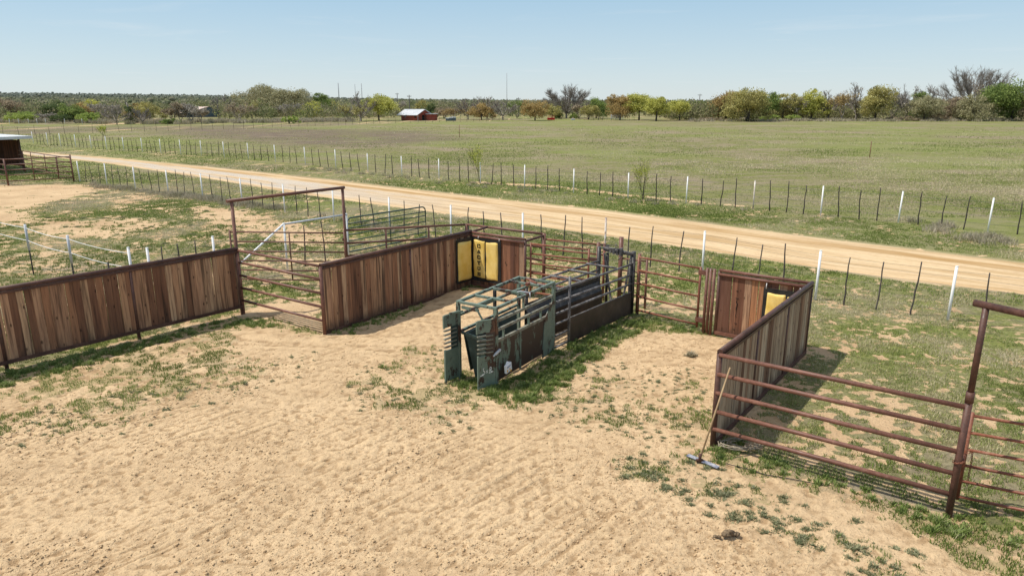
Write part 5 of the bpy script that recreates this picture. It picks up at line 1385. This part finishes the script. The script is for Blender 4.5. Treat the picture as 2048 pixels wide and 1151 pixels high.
for args in [dict(n=900, d0=246, d1=360, h0=3.2, h1=6.0, per=110, leaf=.20, haze=.25, seed=3, cond=BARN),
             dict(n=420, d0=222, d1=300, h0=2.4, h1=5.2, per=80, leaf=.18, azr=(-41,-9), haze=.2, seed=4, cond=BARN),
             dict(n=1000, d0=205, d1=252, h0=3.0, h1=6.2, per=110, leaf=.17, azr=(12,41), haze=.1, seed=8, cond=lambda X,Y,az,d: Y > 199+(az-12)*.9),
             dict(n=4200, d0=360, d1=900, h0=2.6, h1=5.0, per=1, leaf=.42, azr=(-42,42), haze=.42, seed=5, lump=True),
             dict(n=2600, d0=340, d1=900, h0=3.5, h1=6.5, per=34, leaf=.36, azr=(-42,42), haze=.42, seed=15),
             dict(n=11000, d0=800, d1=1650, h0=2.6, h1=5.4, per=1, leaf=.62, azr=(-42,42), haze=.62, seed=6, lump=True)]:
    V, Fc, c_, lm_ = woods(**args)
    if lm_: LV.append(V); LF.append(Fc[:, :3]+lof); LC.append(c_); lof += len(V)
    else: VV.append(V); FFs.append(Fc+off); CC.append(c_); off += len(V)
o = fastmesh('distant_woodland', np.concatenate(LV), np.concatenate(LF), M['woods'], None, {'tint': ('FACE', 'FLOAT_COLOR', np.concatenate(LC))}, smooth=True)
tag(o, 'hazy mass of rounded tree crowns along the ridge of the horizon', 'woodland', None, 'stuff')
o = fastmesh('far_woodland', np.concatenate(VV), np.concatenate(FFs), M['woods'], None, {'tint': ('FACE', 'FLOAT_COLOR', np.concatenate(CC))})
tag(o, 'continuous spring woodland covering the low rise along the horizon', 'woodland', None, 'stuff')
# scrub and thicket stems under the left woods
ks = []
for x, y in pts_in([(-60,246),(330,249),(700,244),(700,240),(300,243),(-60,240)], 260, .5): ks.append((x, y, random.uniform(6, 14)))
clumps(ks, 1.3, .16, .30, .09, M['dryweed'], 'thicket', 'low brown thicket along the edge of the left woods', 'thicket', .7, .3)
ks = []
for x, y in pts_in([(1380,243.5),(2048,243.5),(2048,239),(1380,240)], 260, .5): ks.append((x, y, random.uniform(5, 11)))
clumps(ks, 1.3, .16, .26, .09, M['dryweed'], 'hedge_bottom_weeds', 'reddish brown weeds along the foot of the right tree line', 'weeds', .7, .3)

# ---------------------------------------------------------------- far buildings
def poly(mb, vs, th=None): mb.add(vs, [tuple(range(len(vs)))])
P = at(836, 241.3); hs = thing('red_house', 'small red boarded house with a pale metal roof beyond the pasture', 'house', P)
ld = Vector((-.90,.43,0)); gd = Vector((.60,.80,0)); Ln, Wd, He, Hr = 5.4, 5.0, zrow(P, 228.5), zrow(P, 219.5)
def quadbox(mb, o, a, b, z0, z1):
    v = [o, o+a, o+a+b, o+b]; vs = [Vector((p.x,p.y,z0)) for p in v]+[Vector((p.x,p.y,z1)) for p in v]
    mb.add(vs, [(0,3,2,1),(4,5,6,7),(0,1,5,4),(1,2,6,5),(2,3,7,6),(3,0,4,7)])
Z = Vector((0,0,1)); O = Vector((0,0,0))
def hwall(mb):
    a, b = ld*Ln, gd*Wd
    vs = [O, b, b+Z*He, b/2+Z*(Hr-.08), Z*He, a, a+b, a+b+Z*He, a+b/2+Z*(Hr-.08), a+Z*He]
    mb.add(vs, [(0,1,2,3,4),(9,8,7,6,5),(0,4,9,5),(1,6,7,2),(4,3,8,9),(3,2,7,8),(0,5,6,1)])
sub('wall', 'redwall', hs, hwall)
def slab(mb, p0, p1, p2, p3, th=.08):
    mb.add([p0,p1,p2,p3,p0-Z*th,p1-Z*th,p2-Z*th,p3-Z*th], [(0,1,2,3),(7,6,5,4),(0,4,5,1),(1,5,6,2),(2,6,7,3),(3,7,4,0)])
def hroof(mb):
    e = ld*-.35; f = ld*(Ln+.9); k = .10
    slope = (Hr-He)/(Wd/2)
    for s_ in (0, 1):
        ev = (gd*-.7+Z*(He-.7*slope+k)) if s_ == 0 else (gd*(Wd+.5)+Z*(He-.5*slope+k)); rg = gd*Wd/2+Z*(Hr+k)
        slab(mb, ev+e, ev+f, rg+f, rg+e)
sub('roof', 'roofgrey', hs, hroof)
sub('window', 'glass', hs, lambda mb: quadbox(mb, ld*3.9-gd*.03, ld*.5, gd*.05, .9, 1.45))
sub('door', 'darkopen', hs, lambda mb: quadbox(mb, gd*1.6-ld*.03*-1-ld*.06, ld*.05, gd*.9, .05, 1.45))
sub('recess_shade_panel', 'darkopen', hs, lambda mb: quadbox(mb, ld*.6-gd*.03, ld*.5, gd*.05, .7, He-.1))  # flat dark slab on the wall, painting the shade of a recess
sub('roof_rib', 'galv', hs, lambda mb: [mb.beam(ld*(-.3+.45*k)-gd*.68+Z*(He-.7*(Hr-He)/(Wd/2)+.125), ld*(-.3+.45*k)+gd*Wd/2+Z*(Hr+.125), .05, .04) for k in range(15)])
sub('corner_trim', 'roofgrey', hs, lambda mb: quadbox(mb, -gd*.03+ld*-.03, ld*.09, gd*.09, 0, He-.15))
sub('window_frame', 'roofgrey', hs, lambda mb: quadbox(mb, ld*3.84-gd*.02, ld*.62, gd*.05, .84, 1.51))
P = at(853, 241); an = thing('red_annex', 'small flat roofed red shed against the right end of the red house', 'shed', P)
sub('wall', 'redwall', an, lambda mb: quadbox(mb, O, Vector((1.25,-.2,0)), Vector((.5,2,0)), 0, 1.62))
sub('wall', 'redwall', an, lambda mb: quadbox(mb, Vector((1.27,-.2,0)), Vector((.95,.35,0)), Vector((.5,2,0)), 0, 1.60))
sub('roof', 'roofgrey', an, lambda mb: quadbox(mb, Vector((-.15,-.35,0)), Vector((2.6,.1,0)), Vector((.6,2.5,0)), 1.66, 1.78))
P = at(394, 234.5); bn = thing('barn', 'low barn with rusting pale roof and blue grey end wall in the left woods', 'barn', P)
gd = Vector((.80,.60,0)); ld = Vector((-.86,.50,0)); Wd, Ln, He, Hr = 7.9, 9.5, zrow(P,220.5), zrow(P,214)+.05
def bwall(mb):
    a, b = ld*Ln, gd*Wd
    vs = [O, b, b+Z*He, b/2+Z*(Hr-.05), Z*He, a, a+b, a+b+Z*He, a+b/2+Z*(Hr-.05), a+Z*He]
    mb.add(vs, [(0,1,2,3,4),(9,8,7,6,5),(0,4,9,5),(1,6,7,2),(4,3,8,9),(3,2,7,8),(0,5,6,1)])
sub('wall', 'barnblue', bn, bwall)
def broof(mb):
    for s_ in (0, 1):
        ev = (gd*-.25+Z*(He+.02)) if s_ == 0 else (gd*(Wd+.25)+Z*(He+.02)); rg = gd*Wd/2+Z*(Hr+.06)
        slab(mb, ev-ld*.2, ev+ld*(Ln+.2), rg+ld*(Ln+.2), rg-ld*.2)
sub('roof', 'roofrust', bn, broof)
sub('lean_to_roof', 'roofrust', bn, lambda mb: slab(mb, -gd*.3+Z*(He-.1)-ld*.1, -gd*.3+Z*(He-.1)+ld*(Ln+.5), -gd*5.5+ld*(Ln+1.5)+Z*1.15, -gd*3.2+Z*1.5+ld*.4))
for k in range(5): sub('lean_to_post', 'poletimber', bn, lambda mb: mb.tube([-gd*(3.2+.55*k)+ld*(.6+k*2.4), -gd*(3.2+.55*k)+ld*(.6+k*2.4)+Z*1.3], .09, 6))
P = at(1686, 236); fh = thing('farmhouse', 'pale roofed cream farmhouse glimpsed through the right tree line', 'house', P)
sub('wall', 'cream', fh, lambda mb: quadbox(mb, O, Vector((5.6,.6,0)), Vector((-.6,5,0)), 0, zrow(P,219)))
sub('roof', 'roofgrey', fh, lambda mb: (slab(mb, Vector((-.6,-.6,zrow(P,219))), Vector((6.2,.1,zrow(P,219))), Vector((5.9,3.2,zrow(P,208))), Vector((-.9,2.5,zrow(P,208)))), slab(mb, Vector((-1.2,5.6,zrow(P,219))), Vector((-.9,2.5,zrow(P,208))), Vector((5.9,3.2,zrow(P,208))), Vector((5.6,6.3,zrow(P,219))))))
# pale bins, red feeder, timber frame
for k, (px, w_, h_, lab) in enumerate(((895,.85,.95,'leftmost of three pale bins right of the red house'), (901,.75,1.15,'tallest, middle one of three pale bins right of the red house'), (908,.9,1.25,'rightmost of three pale bins right of the red house'))):
    P = at(px, 241.5); b_ = thing('storage_bin', lab, 'bin', P, .2*k, 'pale bins by the red house')
    sub('body', 'barnblue', b_, lambda mb: mb.box((-w_/2,-.4,0),(w_/2,.4,h_*.55)), .04)
    sub('lid', 'roofgrey', b_, lambda mb: mb.box((-w_/2-.04,-.45,h_*.56),(w_/2+.04,.45,h_*.8)), .06)
P = at(1095, 240.3); fd = thing('hay_feeder', 'bright red hay feeder in front of the low olive tree', 'feeder', P)
sub('panel', 'redplastic', fd, lambda mb: mb.box((0,-.04,.05),(2.0,.04,.62)), .02)
sub('panel', 'redplastic', fd, lambda mb: mb.box((0,1.0,.05),(2.0,1.08,.62)), .02)
for k in range(7): sub('bar', 'redplastic', fd, lambda mb: mb.tube([(.1+.3*k,0,.6),(.1+.3*k,.0,1.05)], .035, 6))
sub('top_rail', 'redplastic', fd, lambda mb: mb.tube([(0,0,1.06),(2.0,0,1.06)], .04, 6))
P0_ = at(1178, 240); sq = at(1197,240); fb = thing('timber_structure', 'pale timber beam with two slanting braces in front of the fresh green tree', 'frame', P0_)
a1 = Vector((0,0,zrow(P0_,232))); a2 = at(1197,240)-P0_+Vector((0,0,zrow(P0_,232.4)))
sub('beam', 'handle', fb, lambda mb: mb.beam(a1+Vector((.6,0,0)), a2, .12, .12))
sub('brace', 'handle', fb, lambda mb: mb.beam(a1, at(1172,240)-P0_, .10, .12))
sub('brace', 'handle', fb, lambda mb: mb.beam(a2, at(1206,240)-P0_, .14, .16))
sub('post', 'poletimber', fb, lambda mb: mb.tube([O, a1], .08, 6)); sub('post', 'poletimber', fb, lambda mb: mb.tube([at(1197,240)-P0_, a2], .08, 6))
pA_, pB_ = at(1222,240.5), at(1246,240.5)
rail_panel('rail_fence', 'grey metal stock panel at the pasture edge below the joined tree pair', pA_, pB_, [1.3,1.05,.8,.55,.3], .03, 'galv', posts=[(0,1.5),((pB_-pA_).length,1.4)], postr=.06)
P = at(1146, 240.2); wt = thing('water_trough', 'small pale trough left of the timber frame', 'trough', P)
sub('body', 'galv', wt, lambda mb: mb.box((-.55,-.3,0),(.55,.3,.35)), .05)
# poles and masts
for px, yb, yt, lab in ((820,240,190,'utility pole rising behind the red house roof'), (796,232,186,'thin utility pole left of the one behind the red house'), (1037,234,195,'utility pole left of the orange brown tree'), (1397,234,188,'utility pole right of the umbrella shaped tree'), (438,238,196,'utility pole right of the barn')):
    P = at(px, yb); h = zrow(P, yt); t = thing('utility_pole', lab, 'utility pole', P, random.uniform(-.5,.5))
    sub('pole', 'poletimber', t, lambda mb: mb.tube([(0,0,-.5),(0,0,h)], [.15,.11], 8))
    sub('crossarm', 'poletimber', t, lambda mb: mb.box((-.7,-.06,h-.45),(.7,.06,h-.33)))
    for x_ in (-.6,0,.6): sub('insulator', 'glass', t, lambda mb: mb.tube([(x_,0,h-.33),(x_,0,h-.18)], .05, 6))
for px, yt, d, r_, lab in ((690,166,1500,.8,'pale lattice mast left of the tall grey tree'), (722,168,2300,.5,'faint mast, left one of two above the tall grey tree'), (734.5,167,2000,.8,'clearer mast, right one of two above the tall grey tree'), (1014,146,2200,.55,'tallest and thinnest mast, alone left of the large bare tree')):
    X_ = (px-1024)/F*d*1.0; P = Vector((X_, d, 0)); h = zrow(P, yt); t = thing('radio_mast', lab, 'mast', P)
    for k in range(3):
        a_ = k*2.094; sub('leg', 'mast', t, lambda mb: mb.tube([(math.cos(a_)*r_,math.sin(a_)*r_,0),(math.cos(a_)*r_*.8,math.sin(a_)*r_*.8,h)], .32, 5))
    def lat(mb):
        n_ = 24
        for i in range(n_):
            a_ = (i%3)*2.094; b_ = ((i+1)%3)*2.094
            mb.tube([(math.cos(a_)*r_,math.sin(a_)*r_,h*i/n_),(math.cos(b_)*r_,math.sin(b_)*r_,h*(i+1)/n_)], .18, 4)
    sub('lattice', 'mast', t, lat)
for (xa, ya, za), (xb, yb_, zb) in ():
    pass

# ---------------------------------------------------------------- light, sky, camera
w = bpy.data.worlds.new('World'); S.world = w; w.use_nodes = True
nt = w.node_tree; bg = nt.nodes['Background']
sky = nt.nodes.new('ShaderNodeTexSky'); sky.sky_type = 'NISHITA'; sky.sun_disc = False
EL, AZ = 60.0, 1.2
sdir = Vector((-math.cos(R(EL))*math.cos(R(AZ)), -math.cos(R(EL))*math.sin(R(AZ)), math.sin(R(EL))))
sky.sun_elevation = R(EL); sky.sun_rotation = math.atan2(sdir.x, sdir.y) % (2*math.pi)
sky.altitude = 200; sky.air_density = 1.0; sky.dust_density = .35; sky.ozone_density = 2.2
# thin high cirrus
tc = nt.nodes.new('ShaderNodeTexCoord'); sep = nt.nodes.new('ShaderNodeSeparateXYZ'); nt.links.new(tc.outputs['Generated'], sep.inputs[0])
mx = nt.nodes.new('ShaderNodeMath'); mx.operation = 'MAXIMUM'; mx.inputs[1].default_value = .02; nt.links.new(sep.outputs[2], mx.inputs[0])
dx = nt.nodes.new('ShaderNodeMath'); dx.operation = 'DIVIDE'; nt.links.new(sep.outputs[0], dx.inputs[0]); nt.links.new(mx.outputs[0], dx.inputs[1])
dy = nt.nodes.new('ShaderNodeMath'); dy.operation = 'DIVIDE'; nt.links.new(sep.outputs[1], dy.inputs[0]); nt.links.new(mx.outputs[0], dy.inputs[1])
cm = nt.nodes.new('ShaderNodeCombineXYZ'); nt.links.new(dx.outputs[0], cm.inputs[0]); nt.links.new(dy.outputs[0], cm.inputs[1])
nz = nt.nodes.new('ShaderNodeTexNoise'); nz.inputs['Scale'].default_value = .32; nz.inputs['Detail'].default_value = 7; nz.inputs['Roughness'].default_value = .62; nz.inputs['Distortion'].default_value = .5
nt.links.new(cm.outputs[0], nz.inputs['Vector'])
rp = nt.nodes.new('ShaderNodeValToRGB'); rp.color_ramp.elements[0].position = .56; rp.color_ramp.elements[0].color = (0,0,0,1); rp.color_ramp.elements[1].position = .86; rp.color_ramp.elements[1].color = (.45,.45,.45,1)
nt.links.new(nz.outputs['Fac'], rp.inputs[0])
mxc = nt.nodes.new('ShaderNodeMix'); mxc.data_type = 'RGBA'; mxc.inputs[7].default_value = (5.6, 6.0, 6.2, 1)
nt.links.new(rp.outputs[0], mxc.inputs[0]); er = nt.nodes.new('ShaderNodeValToRGB'); nt.links.new(sep.outputs[2], er.inputs[0]); cr = er.color_ramp
for e_, (p_, c_) in zip([cr.elements[0], cr.elements[1], cr.elements.new(.15), cr.elements.new(.45)], [(0, (.66,.755,.80)), (1, (.07,.15,.32)), (.15, (.38,.59,.76)), (.45, (.15,.29,.50))]): e_.position = p_; e_.color = (*c_, 1)
scl = nt.nodes.new('ShaderNodeMix'); scl.data_type = 'RGBA'; scl.blend_type = 'MULTIPLY'; scl.inputs[0].default_value = 1; nt.links.new(er.outputs[0], scl.inputs[6]); scl.inputs[7].default_value = (7.1,7.1,7.1,1)
hz_ = nt.nodes.new('ShaderNodeMix'); hz_.data_type = 'RGBA'; hz_.inputs[0].default_value = .8; nt.links.new(sky.outputs[0], hz_.inputs[6]); nt.links.new(scl.outputs[2], hz_.inputs[7])
nt.links.new(hz_.outputs[2], mxc.inputs[6]); nt.links.new(mxc.outputs[2], bg.inputs['Color'])
bg.inputs['Strength'].default_value = .14
sl = bpy.data.lights.new('sun', 'SUN'); sl.energy = 4.7; sl.angle = R(.53); sl.color = (1, .945, .85)
so = bpy.data.objects.new('sun', sl); C.objects.link(so); so.rotation_euler = sdir.to_track_quat('Z', 'Y').to_euler(); so.location = (-20, 0, 30)
cam = bpy.data.cameras.new('camera'); cam.sensor_width = 36; cam.lens = F/2048*36; cam.clip_start = .1; cam.clip_end = 9000
co = bpy.data.objects.new('camera', cam); C.objects.link(co); co.location = (0, 0, CH); co.rotation_euler = (math.pi/2-PITCH, 0, 0)
S.camera = co
S.render.engine = 'CYCLES'
S.view_settings.view_transform = 'Standard'; S.view_settings.look = 'None'; S.view_settings.exposure = 0; S.view_settings.gamma = 1
